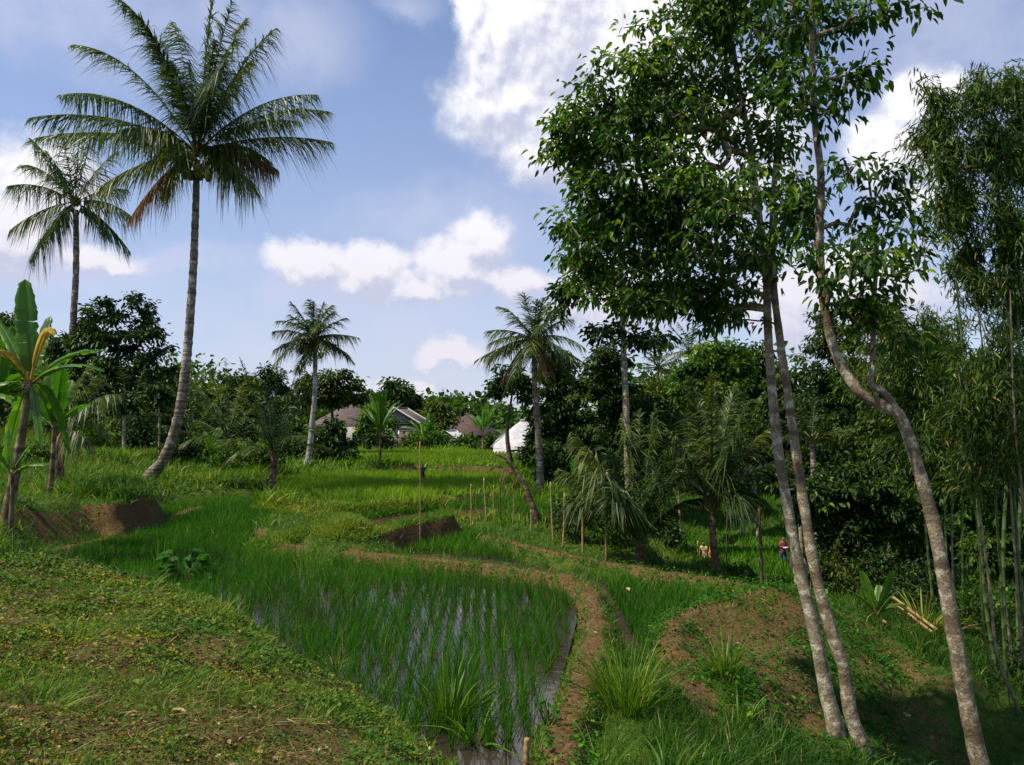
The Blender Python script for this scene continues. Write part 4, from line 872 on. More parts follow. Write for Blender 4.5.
for i, (lab, px, dd, rx, rz, mt) in enumerate(BUSH):
    b0 = base(px, dd); s = dd / FPX; c_ = b0 + np.array([0, 0, rz * s * .9]); py = 0
    rng = np.random.default_rng(200 + i); root = thing('bush', b0, lab, 'bush', 'bushes')
    n = int(46 * (1.5 if rx > 25 else 1)); v = unit(rng.normal(0, 1, (n, 3))) * rng.random((n, 1)) ** .45; v[:, 2] = np.abs(v[:, 2]) * 1.2 - .35
    att = c_ + v * np.array([rx, rx, rz]) * s; att = att[att[:, 2] > b0[2] + .05]
    tp, tr, A, B, ra, rb, E, ED = grow_tree(np.array([b0, c_]), att, .03, .012, 0, i, 6, .006); mb = MB(); sticks(mb, A, B, ra, rb, 4); sticks(mb, tp[:-1], tp[1:], tr[:-1], tr[1:], 5); mb.build('stems', M['bark_dark'], root)
    per = 30; N = len(E) * per; sp = max(.12, 5.0 * s); C = np.repeat(E, per, 0) + rng.normal(0, 1, (N, 3)) * sp * .8; C[:, 2] = np.maximum(C[:, 2], b0[2] - .1)
    L = max(.09, 4.5 * s) * rng.uniform(.6, 1.2, N); mb = MB(); leaves(mb, C, rng.normal(0, 1, (N, 3)) + [0, 0, -.1], L, L * .45, np.clip(.45 + np.repeat(rng.normal(0, .15, len(E)), per) + rng.normal(0, .18, N), 0, 1), rng); mb.build('foliage', M[mt], root)

# far wooded hill line
mb = MB(); rng = np.random.default_rng(5)
for k in range(170):
    dd = rng.uniform(110, 190); px = rng.uniform(-500, 1500); h = rng.uniform(5, 10) * (1.5 if px > 560 or px < 260 else .8); x = X(px, dd); z = float(macro(np.array([x]), np.array([dd]))[0])
    n = 260; v = unit(rng.normal(0, 1, (n, 3))) * rng.random((n, 1)) ** .3; C = np.array([x, dd, z + h * .5]) + v * np.array([h * .8, h * .8, h * .55])
    L = rng.uniform(.8, 1.6, n); leaves(mb, C, rng.normal(0, 1, (n, 3)), L, L * .6, np.clip(rng.normal(.4, .2, n), 0, 1), rng)
tag(mb.build('distant_woods', M['leaf_mid']), 'far-off line of woods behind the village', 'woods', kind='stuff')
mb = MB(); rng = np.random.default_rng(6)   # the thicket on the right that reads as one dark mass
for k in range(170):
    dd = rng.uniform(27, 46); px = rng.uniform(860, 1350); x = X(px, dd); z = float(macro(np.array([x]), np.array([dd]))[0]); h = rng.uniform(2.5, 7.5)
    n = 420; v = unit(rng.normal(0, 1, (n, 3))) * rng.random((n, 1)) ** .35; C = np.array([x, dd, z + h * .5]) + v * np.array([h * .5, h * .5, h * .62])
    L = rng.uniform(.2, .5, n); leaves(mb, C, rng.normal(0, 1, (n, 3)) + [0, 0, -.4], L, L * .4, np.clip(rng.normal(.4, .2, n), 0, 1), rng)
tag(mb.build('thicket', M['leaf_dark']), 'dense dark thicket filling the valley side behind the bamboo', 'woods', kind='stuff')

# ------------------------------------------------------------------ bamboo
def bamboo(label, culms, bl, d, natt, per, seed, leafL=.19):
    rng = np.random.default_rng(seed); b0 = culms[0][0][0]; root = thing('bamboo_clump', b0, label, 'bamboo', 'bamboo clumps')
    allp = []
    for pts, r, mt in culms:
        p = smooth_path(np.array(pts), 46); p[0, 2] -= .1; allp.append(p); t = np.linspace(0, 1, 46); mb = MB()
        seg = np.concatenate([[0], np.cumsum(np.linalg.norm(np.diff(p, axis=0), axis=1))]); q = []; rr = []
        nn = np.arange(0, seg[-1], .34)
        for s in nn:
            for o_, k in ((-.015, 1.0), (0, 1.22), (.015, 1.0)):
                u = np.clip(s + o_, 0, seg[-1]); q.append([np.interp(u, seg, p[:, j]) for j in range(3)]); rr.append(r * k * (1 - .75 * u / seg[-1]))
        q = np.array(q[1:]); rr = np.array(rr[1:]); tube(mb, q, rr, 8); mb.build('culm', M[mt], root, smooth=True)
    A_ = np.concatenate([p[12:] for p in allp]); att = blob_points(bl, d, natt, rng, 1.0, .5)
    j = np.array([np.argmin(np.linalg.norm(A_ - a, axis=1)) for a in att]); S = A_[j]; mb = MB()
    mid = (S + att) / 2 + np.array([0, 0, .12]); sticks(mb, S, mid, .006, .005, 3); sticks(mb, mid, att, .005, .003, 3); mb.build('branchlets', M['culm_g'], root)
    N = natt * per; ax = unit(att - mid); off = rng.uniform(-.55, .15, (N, 1)); C = np.repeat(att, per, 0) + np.repeat(ax, per, 0) * off + rng.normal(0, .09, (N, 3))
    D = np.repeat(ax, per, 0) * .6 + rng.normal(0, .6, (N, 3)) + np.array([0, 0, -.45]); L = leafL * rng.uniform(.6, 1.25, N)
    t = np.clip(.42 + np.repeat(rng.normal(0, .15, natt), per) + rng.normal(0, .16, N), 0, .95); t[rng.random(N) < .015] = 1
    mb = MB(); leaves(mb, C, D, L, L * .16, t, rng, fold=.1, droop=.2); mb.build('foliage', M['bamboo_leaf'], root)
def cul(bp, d, pts, r, mt): return ([base(bp, d)] + [P(a, b, d) for a, b in pts], r, mt)
d = 14
bamboo('tall bamboo clump with feathery crown rising at the border', [cul(990, d, [(985, 600), (975, 480), (958, 300), (940, 130), (925, 95)], .035, 'culm_g'), cul(1000, d, [(1003, 560), (1010, 380), (1000, 200), (975, 85)], .04, 'culm_g'),
        cul(1012, d, [(1018, 580), (1022, 400), (1010, 240), (990, 110)], .04, 'culm_g'), cul(1022, d + .5, [(1035, 560), (1045, 380), (1030, 180), (1015, 80)], .04, 'culm_b'), cul(1006, d + .3, [(1000, 560), (990, 420), (978, 310), (960, 200)], .028, 'culm_b')],
       [(960, 105, 34, 26, 0), (925, 140, 22, 22, .3), (1005, 95, 30, 26, .3), (955, 160, 40, 34, 0), (1000, 160, 36, 34, .3), (980, 220, 44, 36, 0), (945, 215, 26, 26, .6), (1015, 240, 30, 36, 0), (990, 290, 40, 30, 0), (1030, 150, 40, 60, 1), (1020, 320, 30, 30, .5), (960, 265, 18, 14, .5), (1060, 250, 40, 90, 1)],
       d, 980, 27, 31, .17)
d = 12.5
bamboo('bamboo clump with tan jointed culms in the dark grove', [cul(1012, d, [(998, 660), (990, 590), (978, 500), (966, 420), (955, 350)], .03, 'culm_b'), cul(1036, d, [(1024, 660), (1014, 540), (1003, 400), (985, 335), (974, 298)], .028, 'culm_b'),
        cul(1030, d, [(1022, 600), (1016, 520), (1010, 430), (1000, 330)], .034, 'culm_g'), cul(1042, d - .4, [(1030, 560), (1022, 490), (1014, 410), (1010, 280)], .036, 'culm_b'), cul(992, d, [(985, 640), (980, 560), (975, 480), (985, 380)], .022, 'culm_g'), cul(1000, d + .4, [(1004, 640), (1000, 560), (994, 480), (990, 380)], .03, 'culm_g')],
       [(990, 400, 40, 40), (1010, 360, 30, 30), (960, 430, 36, 40, .4), (1010, 460, 34, 40), (965, 480, 28, 26), (960, 370, 30, 26, .5), (1050, 420, 40, 80)], d, 330, 26, 32, .15)
d = 17
bamboo('shaded bamboo clump behind the bent tree trunk', [cul(930, d, [(925, 520), (920, 420), (905, 350), (880, 315)], .03, 'culm_g'), cul(945, d, [(945, 520), (945, 420), (935, 350), (920, 310)], .03, 'culm_g'), cul(958, d, [(962, 520), (965, 420), (960, 330)], .03, 'culm_g'), cul(950, d + .4, [(952, 540), (955, 460), (975, 360)], .03, 'culm_b')],
       [(900, 340, 40, 22), (940, 340, 36, 26), (880, 380, 40, 34), (930, 400, 40, 40), (960, 440, 34, 44), (910, 450, 40, 40)], d, 420, 26, 33, .17)

# ------------------------------------------------------------------ banana plants
def banana_leaf(root, p0, p2, arch, width, tear=.25, dry=False, seed=0, name=None, fold=.12):
    rng = np.random.default_rng(seed); p0 = np.array(p0, float); p2 = np.array(p2, float); L = np.linalg.norm(p2 - p0); p1 = (p0 + p2) / 2 + np.array([0, 0, arch * L])
    m = 26; t = np.linspace(0, 1, m); T_ = t[:, None]; c = (1 - T_) ** 2 * p0 + 2 * T_ * (1 - T_) * p1 + T_ ** 2 * p2; tg = unit(np.gradient(c, axis=0))
    h = p2 - p0; hh = np.array([h[0], h[1], 0.0])
    side = unit(np.cross(hh, [0, 0, 1.0])[None])[0] if np.hypot(*h[:2]) > .5 * L else unit(np.array([[1.0, rng.normal(0, .4), 0]]))[0]
    prof = np.clip(np.sin(np.clip((t - .14) / .86, 0, 1) ** .8 * math.pi), 0, 1) ** .28 * width / 2
    up = np.cross(side, tg); mb = MB(); tube(mb, c, .022 * (1.1 - t), 6, tint=.95, cap=False)
    for sg in (1, -1):
        i = 3
        while i < m - 1:
            k = min(m - 1 - i, int(rng.integers(1, 6)) if tear > 0 else 4)
            dr = rng.uniform(0, 1) * tear + (.8 if dry else 0); e = []
            for a in range(i, i + k + 1):
                f = 1 - (rng.uniform(0, .12) if a in (i, i + k) and tear > 0 else 0); w = prof[a] * f * (1 + (.10 * math.sin(a * 1.9 + seed) + rng.uniform(-.08, .08)) * (tear > .1))
                w1 = prof[a]; o1 = c[a] + (side * sg * w1 * .55 + up[a] * w1 * fold * 2.0) - np.array([0, 0, 1]) * w1 * dr * .4
                o2 = c[a] + side * sg * w * (1 - .45 * dr) + tg[a] * w * .25 + up[a] * w * fold - np.array([0, 0, 1]) * w * dr * 1.3
                e += [c[a], o1, o2]
            n = k + 1; q = []; tv = np.clip(.45 + rng.normal(0, .15), 0, .84); tvs = np.full(3 * n, tv); tvs[2::3] = np.where(rng.random(n) < .3, 1.0, tv)
            for a in range(k): q += [[3 * a, 3 * a + 1, 3 * a + 4, 3 * a + 3], [3 * a + 1, 3 * a + 2, 3 * a + 5, 3 * a + 4]]
            mb.add(np.array(e), q, tint=tvs)
            i += k
    return mb.build(name or ('dry_leaf' if dry else 'leaf'), M['banana_dry' if dry else 'banana'], root)
def banana(label, b0, top, leaves_, r, wd, seed=0, tear=.35, bk='stem', cat='banana plant', group='banana plants'):
    root = thing('banana_plant', b0, label, cat, group); mb = MB(); p = smooth_path([b0 - np.array([0, 0, .1]), (np.array(b0) + top) / 2 + np.array([r * .3, 0, 0]), top], 22)
    tube(mb, p, np.linspace(r, r * .5, 22) * (1 + .05 * np.sin(np.arange(22) * 1.9)), 10, jit=.04); mb.build('stem', M[bk], root, smooth=True)
    for i, l in enumerate(leaves_): banana_leaf(root, np.array(top) - np.array([0, 0, .1]), l[0], l[1], wd * (l[3] if len(l) > 3 else 1), tear, len(l) > 2 and l[2], seed * 50 + i)
    return root
d = 17
banana('tall banana plant with an upright leaf and mottled brown stem', base(8, d), P(30, 380, d), [(P(25, 279, d), .0, False, .95), (P(50, 316, d + .6), .03, False, .7), (P(108, 352, d + .3), .3, False, .7), (P(104, 372, d - .7), .25, False, .6), (P(-30, 400, d), .25, False, .7), (P(-20, 340, d - .5), .15, False, .7), (P(-4, 318, d + .8), .1, False, .6),
        (P(56, 334, d - .6), .75, True, .42), (P(-6, 352, d - .6), .6, True, .45), (P(70, 455, d + .4), .6, False, .6), (P(5, 470, d + .9), .3, False, .6), (P(40, 450, d - .4), .3, False, .5)], .13, .56, 1)
banana('banana plant with ragged leaves half cut off by the border', base(-14, 19), P(-10, 400, 19), [(P(-8, 318, 19), .02), (P(20, 335, 19.5), .08), (P(42, 372, 18.6), .25), (P(-40, 350, 19), .1), (P(34, 345, 19.8), .15), (P(30, 420, 18.4), .5), (P(12, 325, 18.6), .05)], .13, .55, 5)
banana('small banana plant in the shade behind the tall one', base(52, 22), P(54, 425, 22), [(P(50, 372, 22), .02), (P(72, 380, 22.5), .1), (P(36, 385, 21.6), .1), (P(90, 405, 22), .25), (P(30, 415, 22.3), .25), (P(62, 368, 21.5), .04)], .09, .5, 6)
banana('banana shoot with bright upright leaves at the left border', base(14, d - .5), P(12, 470, d - .5), [(P(10, 428, d - .5), .02), (P(36, 440, d - .4), .1), (P(-14, 440, d - .6), .1), (P(48, 465, d - .7), .2)], .06, .26, 2)
for lab, px, dd, top, h, n, w in [('bright green banana clump in front of the thatched house', 380, 44.5, 432, 42, 16, .42), ('dark banana plant left of the white metal roof', 483, 62, 432, 32, 9, .6), ('banana plant with a pale leaf before the gabled house', 424, 70, 440, 30, 8, .6),
                                  ('banana plant with broad leaves behind the white-trunked palm', 210, 40, 452, 30, 7, .5), ('small banana plant by the slim palm stem', 575, 34, 480, 26, 6, .45)]:
    b0 = base(px, dd); c = P(px, top, dd); s = dd / FPX; r = random.Random(px); ls = []
    for k in range(n):
        a = k * 2.4; e = math.radians(r.uniform(40, 88) if k < n * .6 else r.uniform(0, 40)); l = h * s * r.uniform(.75, 1.05); ls.append((c + np.array([math.cos(a) * math.cos(e), math.sin(a) * math.cos(e), math.sin(e)]) * l, r.uniform(.1, .3)))
    banana(lab, b0, c, ls, .10, w * .72, px, .6)
d = 15.0; c = P(877, 610, d)
banana('young banana plant with light green leaves in the grass clearing', base(878, d), c, [(P(862, 571, d), .02), (P(893, 570, d), .06), (P(898, 592, d - .2), .15), (P(846, 590, d), .2), (P(880, 585, d + .3), .02), (P(905, 605, d + .2), .2)], .035, .2, 9, .05, 'culm_g')

# ------------------------------------------------------------------ tufts and weeds near the camera
def tuft(label, px, d, h, n, w, mat='grass', lean=.35, seed=0, tb=.5, cat='grass tuft', name='grass_tuft', bend=.5, rad=.09, group='grass tufts', py=None):
    rng = np.random.default_rng(seed + int(px)); b0 = base(px, d) if py is None else hit(px, py); a = rng.uniform(0, 2 * math.pi, n); rr_ = rng.random(n) ** .6 * rad; B = b0 + np.stack([np.cos(a) * rr_, np.sin(a) * rr_, np.full(n, -.03)], 1)
    s = np.abs(rng.normal(0, lean, n)); D = np.stack([np.cos(a) * s, np.sin(a) * s, np.ones(n)], 1); mb = MB()
    blades(mb, B, D, h * rng.uniform(.45, 1.1, n), w * rng.uniform(.6, 1.2, n), np.stack([np.cos(a) * bend, np.sin(a) * bend, -np.full(n, bend * .6)], 1) * rng.uniform(0, 1.1, (n, 1)), np.clip(tb + rng.normal(0, .17, n), 0, .97), 5, rng)
    return tag(mb.build(name, M[mat], loc=b0), label, cat, group)
tuft('big bright grass tuft growing beside the brown footpath', 625, 9.2, .95, 260, .016, tb=.62, rad=.28)
tuft('tall broad-bladed grass in the water near the bank', 448, 7.0, .95, 80, .034, tb=.5, rad=.17, lean=.22, bend=.5, seed=3, py=730)
tuft('arching grass at the water beside the tall blades', 476, 6.7, .6, 34, .028, tb=.66, rad=.12, lean=.5, bend=.8, py=745)
tuft('grass blades at the edge of the near bank by the rice', 335, 8.6, .5, 40, .02, tb=.7, lean=.5, bend=.8, py=672)
tuft('grass tuft at the foot of the near bank', 412, 7.4, .5, 30, .018, tb=.55, lean=.4)
tuft('dark grass clump before the left earth mound', 62, 16, .9, 120, .028, tb=.32, rad=.5, bend=.8)
tuft('dark grass clump left of the bare earth face', 100, 17.5, .7, 90, .026, tb=.3, rad=.45, bend=.8)
tuft('dark grass clump at the left border', 20, 15, .7, 110, .026, tb=.28, rad=.6, bend=.8)
tuft('pale upright reed on the near bank', 108, 12.2, 1.0, 6, .03, 'straw', .06, tb=.9, rad=.02, bend=.1)
tuft('bright grass tuft on the mound above the path', 722, 10.6, .75, 60, .022, tb=.6, rad=.12)
tuft('upright grass tuft at the foot of the mound', 735, 9.6, .55, 50, .02, tb=.6, rad=.12, lean=.3)
tuft('grass tuft at the paddy corner beside the stake', 782, 18.0, 1.0, 90, .028, tb=.6, rad=.4, bend=.7)
tuft('grass tuft at the low end of the mound', 770, 8.9, .5, 60, .016, tb=.5, rad=.2)
tuft('grass tuft between the two leaning trunks', 845, 9.2, .45, 60, .016, tb=.45, rad=.2)
tuft('grass tuft beneath the rear leaning trunk', 872, 8.8, .5, 60, .018, tb=.5, rad=.25)
tuft('blue-green grass tuft at the lower border', 700, 7.4, .5, 60, .02, tb=.35, rad=.25, lean=.6, bend=.8)
tuft('broad curved blades at the lower border', 665, 7.3, .5, 26, .028, tb=.5, rad=.2, lean=.7, bend=.9)
tuft('arching weed blades at the corner of the path', 600, 7.4, .5, 40, .018, tb=.5, rad=.2, lean=.6, bend=.8)
tuft('row of dark grass along the yellow-green rice', 330, 28.2, .7, 420, .03, tb=.25, rad=1.3, bend=.5)
tuft('dark grass by the young palm at the rice corner', 290, 29.0, .8, 300, .03, tb=.25, rad=.9, bend=.5)
tuft('small pale grass tuft in the dark rice', 455, 18.6, .5, 30, .02, tb=.8, rad=.3, bend=.7)
tuft('dry upright stems on the ledge above the rice', 268, 8.9, .45, 12, .012, 'straw', .25, tb=.8, rad=.04, bend=.3)
tuft('bright grass at the left border', 5, 4.2, .22, 120, .008, tb=.5, rad=.3)
tuft('bright grass in the lower corner of the bank', 50, 3.0, .16, 160, .006, tb=.55, rad=.3)
tuft('grass tuft in the middle of the near bank', 395, 5.2, .22, 80, .007, tb=.6, rad=.14)
tuft('yellowish grass tuft high on the near bank', 205, 8.3, .25, 90, .012, tb=.85, rad=.5)

for i, (px, py, h, n, lab) in enumerate([(140, 590, .34, 40, 'short grass tuft on the bank rim left of the big-leaved weed'), (240, 612, .36, 46, 'grass tuft on the bank rim below the big-leaved weed'), (285, 640, .4, 50, 'grass tuft halfway down the bank rim'),
        (375, 700, .42, 60, 'grass tuft low on the bank rim'), (400, 728, .38, 60, 'grass tuft near the lower end of the bank rim'), (60, 640, .2, 90, 'spreading grass patch on the left of the near bank'), (150, 690, .16, 110, 'low grass patch in the lower middle of the near bank'), (300, 720, .16, 110, 'low grass patch right of the bank centre'), (30, 705, .2, 110, 'bright grass patch near the lower left corner'), (225, 655, .16, 80, 'little grass patch on bare ground of the near bank'), (110, 600, .22, 60, 'dull grass patch high on the near bank')]):
    tuft(lab, px, 5, h, n, .010 if h < .3 else .014, tb=.62, rad=.25 if h < .3 else .12, lean=.6, bend=.7, py=py, seed=i)
def weed(label, px, d, h, n, lsz, seed=0, mat='seed_leaf', tb=.5, py=None):
    rng = np.random.default_rng(seed); b0 = base(px, d) if py is None else hit(px, py); root = thing('broadleaf_weed', b0, label, 'weed', 'broadleaf weeds'); mb = MB(); A = []; B = []
    for k in range(n):
        a = rng.uniform(0, 6.28); e = b0 + np.array([math.cos(a) * h * .45, math.sin(a) * h * .45, h * rng.uniform(.35, 1)]); A.append(b0 + rng.normal(0, .02, 3)); B.append(e)
    A = np.array(A); B = np.array(B); sticks(mb, A, B, .008, .004, 5, .3); mb.build('stems', M['culm_g'], root)
    mb = MB(); D = unit(B - A) * [1.4, 1.4, .2] + rng.normal(0, .3, (n, 3)); L = lsz * rng.uniform(.7, 1.2, n); leaves(mb, B - unit(D) * .02, D, L, L * .62, np.clip(tb + rng.normal(0, .2, n), 0, 1), rng, fold=.12, droop=.25); mb.build('foliage', M[mat], root)
weed('big-leaved weed on the rim of the near bank', 182, 10.6, .66, 44, .26, 1, tb=.35, py=585)
weed('low broad-leaved weed beside the big-leaved one', 200, 10.2, .3, 12, .16, 2, tb=.55, py=590)
weed('round-leaved weed at the lower border by the mound', 690, 6.9, .35, 10, .16, 3, tb=.25)
weed('small weed on the path corner', 548, 8.1, .22, 16, .08, 4)
weed('leafy weed beside the leaning stem stub', 812, 18.2, .5, 20, .2, 5)
weed('fern-like weed under the leaning pair', 760, 9.5, .4, 40, .09, 6)
tuft('dry reed clump with a bright blade on the bank rim', 160, 10.9, .95, 14, .035, 'grass', .15, tb=.8, rad=.05, bend=.25, py=580)

# ------------------------------------------------------------------ stakes
def stake(label, px, pt, pb, d, r=.022, lean=0, mt='wood', dz=0):
    p0 = P(px - lean, pb, d); p0[2] = zat(p0[0], p0[1]) - .05; p1 = P(px + lean * .5, pt, d); mb = MB(); p = smooth_path([p0, (p0 + p1) / 2 + np.array([random.uniform(-.015, .015), 0, 0]), p1], 14)
    r *= .82; tube(mb, p, np.array([r * (1.18 if k % 3 == 0 else 1) for k in range(14)]) * np.linspace(1.1, .85, 14), 8, jit=.03)
    return tag(mb.build('bamboo_stake', M[mt], loc=p0), label, 'stake', 'bamboo stakes')
for lab, px, a, b, d, r, ln, mt in [('tallest thin stake, standing alone in the rice before the mound end', 420, 441, 545, 20.5, .018, 0, 'wood'), ('first of four close stakes in the grass beyond the mound', 471, 484, 527, 25, .028, 0, 'wood'),
        ('tallest of the four close stakes', 485, 478, 526, 25.5, .036, -2, 'wood'), ('short thin stake among the four close ones', 493.5, 485, 529, 25, .022, 0, 'wood'), ('last of the four close stakes', 500, 485, 530, 24.8, .026, 0, 'wood_dark'),
        ('thin greenish stake alone between the groups', 514, 490, 535, 24, .02, 1, 'wood'), ('short stake beside the dead palm stem', 531, 510, 538, 23, .03, 0, 'wood'), ('leaning stake on the footpath bank left of the shrubs', 551.5, 482, 547, 22, .03, -2, 'wood'), ('stake with a pale cut top by the shrubs', 564, 493, 549, 21.6, .034, 1, 'wood'),
        ('stake standing in front of the dark shrub', 583, 496, 549, 21, .036, 0, 'wood'), ('tallest stake beneath the drooping palm leaf', 607, 470, 554, 20.6, .04, 1, 'wood'), ('brown stake at the corner of the dark paddy', 760, 508, 575, 19.2, .045, -2, 'wood_dark'),
        ('pale short stake next to the person in yellow', 698, 541, 565, 23, .03, 0, 'wood'), ('grey thin stake right of the ringed palm trunk', 727, 505, 565, 22, .022, 1, 'wood_dark'), ('thin stake far off by the upper terrace', 461, 466, 478, 34, .03, 0, 'wood'), ('broken stick stub at the lower border', 527, 738, 775, 7.6, .035, 0, 'wood')]:
    stake(lab, px, a, b, d, r, ln, mt)
mb = MB(); p0 = P(540, 532, 24); p0[2] = zat(p0[0], 24) - .1; pp = smooth_path([p0, P(532, 505, 24), P(522, 480, 24), P(505, 458, 24), P(496, 455, 24)], 20); tube(mb, pp, np.linspace(.13, .03, 20), 8, jit=.12)
root = thing('dead_palm', p0, 'dead bent palm stem leaning over by the stakes', 'dead palm'); mb.build('stem', M['palm_bark_red'], root)
for k, (a, b) in enumerate([(500, 478), (508, 492), (492, 462), (524, 500)]): frond('dry_frond', root, pp[14 - k * 2], P(a, b, 24 + k * .2), .2, M['palm_dead'], .3, 16, .02, hang=.9, rr=.012)
for i, (a, b, c2, d2, lab) in enumerate([(893, 597, 937, 630, 'pale fallen bamboo pole, upper one in the clearing'), (897, 605, 932, 632, 'pale fallen bamboo pole, lower one in the clearing'), (880, 620, 915, 634, 'short fallen pole in the grass')]):
    A_ = P(a, b, 15.6); B_ = P(c2, d2, 14.2); mb = MB(); tube(mb, smooth_path([A_, B_], 10), .028, 8, jit=.03); tag(mb.build('fallen_pole', M['wood'], loc=A_), lab, 'pole', 'fallen poles')
# dry clump in the clearing, cut post on the mound, fallen leaves, clods
tuft('dry and green blades around the fallen poles', 918, 15.0, .95, 60, .035, 'grass', .4, tb=.85, rad=.2, bend=.6)
tuft('dead brown blades tangled by the fallen poles', 930, 14.6, .7, 60, .03, 'straw', .6, tb=.5, rad=.25, bend=.7)
mb = MB(); b0 = base(797, 15.6); tube(mb, smooth_path([b0 - [0, 0, .1], b0 + [.02, 0, .35], b0 + [0, 0, .68]], 8), [.15, .14, .14, .13, .13, .14, .13, .12], 10, jit=.08); tag(mb.build('cut_stump', M['bark_brown'], loc=b0), 'squat cut stump beside the mound, behind the leaning trunk', 'stump')
tuft('dry grass tuft crowning the high earthy end of the island', 330, 20.9, .2, 60, .016, 'grass', .8, tb=.85, rad=.3, bend=.9)
def fallen(label, px, d, L, seed, mat='straw'):
    b0 = base(px, d, .03); rng = np.random.default_rng(seed); mb = MB(); a = rng.uniform(0, 6.28); leaves(mb, b0[None], np.array([[math.cos(a), math.sin(a) * .4, .12]]), L, L * .45, 1.0, rng, fold=.2, roll=.1)
    return tag(mb.build('fallen_leaf', M[mat], loc=b0), label, 'leaf', 'fallen leaves')
fallen('pale curled dead leaf lying in the dark rice by the path', 628, 14.2, .16, 2).location.z += .3
fallen('dead leaf on the far bend of the path', 575, 16.6, .12, 3)
fallen('brown dead leaf on the near bank', 175, 4.2, .1, 4); fallen('pale dead leaf on the footpath', 592, 11.3, .08, 5); fallen('pale dead leaf below the bent trunk', 905, 11.9, .2, 6); fallen('curled dead leaf under the bamboo', 1003, 10.5, .18, 7)
def clod(label, px, d, s, seed):
    b0 = base(px, d); bm = bmesh.new(); bmesh.ops.create_icosphere(bm, subdivisions=3, radius=1)
    for v in bm.verts:
        n = v.co.normalized(); f = 1 + 1.1 * float(fbm(np.array([n.x * 2.2 + seed]), np.array([n.y * 2.2 + n.z * 1.7]), 4)[0]); v.co = Vector((n.x * s * f * .75, n.y * s * f, n.z * s * .95 * f + .1 * n.x * s))
    me = bpy.data.meshes.new('earth_clod'); bm.to_mesh(me); bm.free(); me.materials.append(M['soil']); o = bpy.data.objects.new('earth_clod', me); COL.objects.link(o); o.location = b0
    return tag(o, label, 'clod', 'earth clods')
clod('earth clod on the path slope', 682, 8.9, .09, 8); clod('small earth clod lower on the path slope', 700, 8.5, .07, 11)

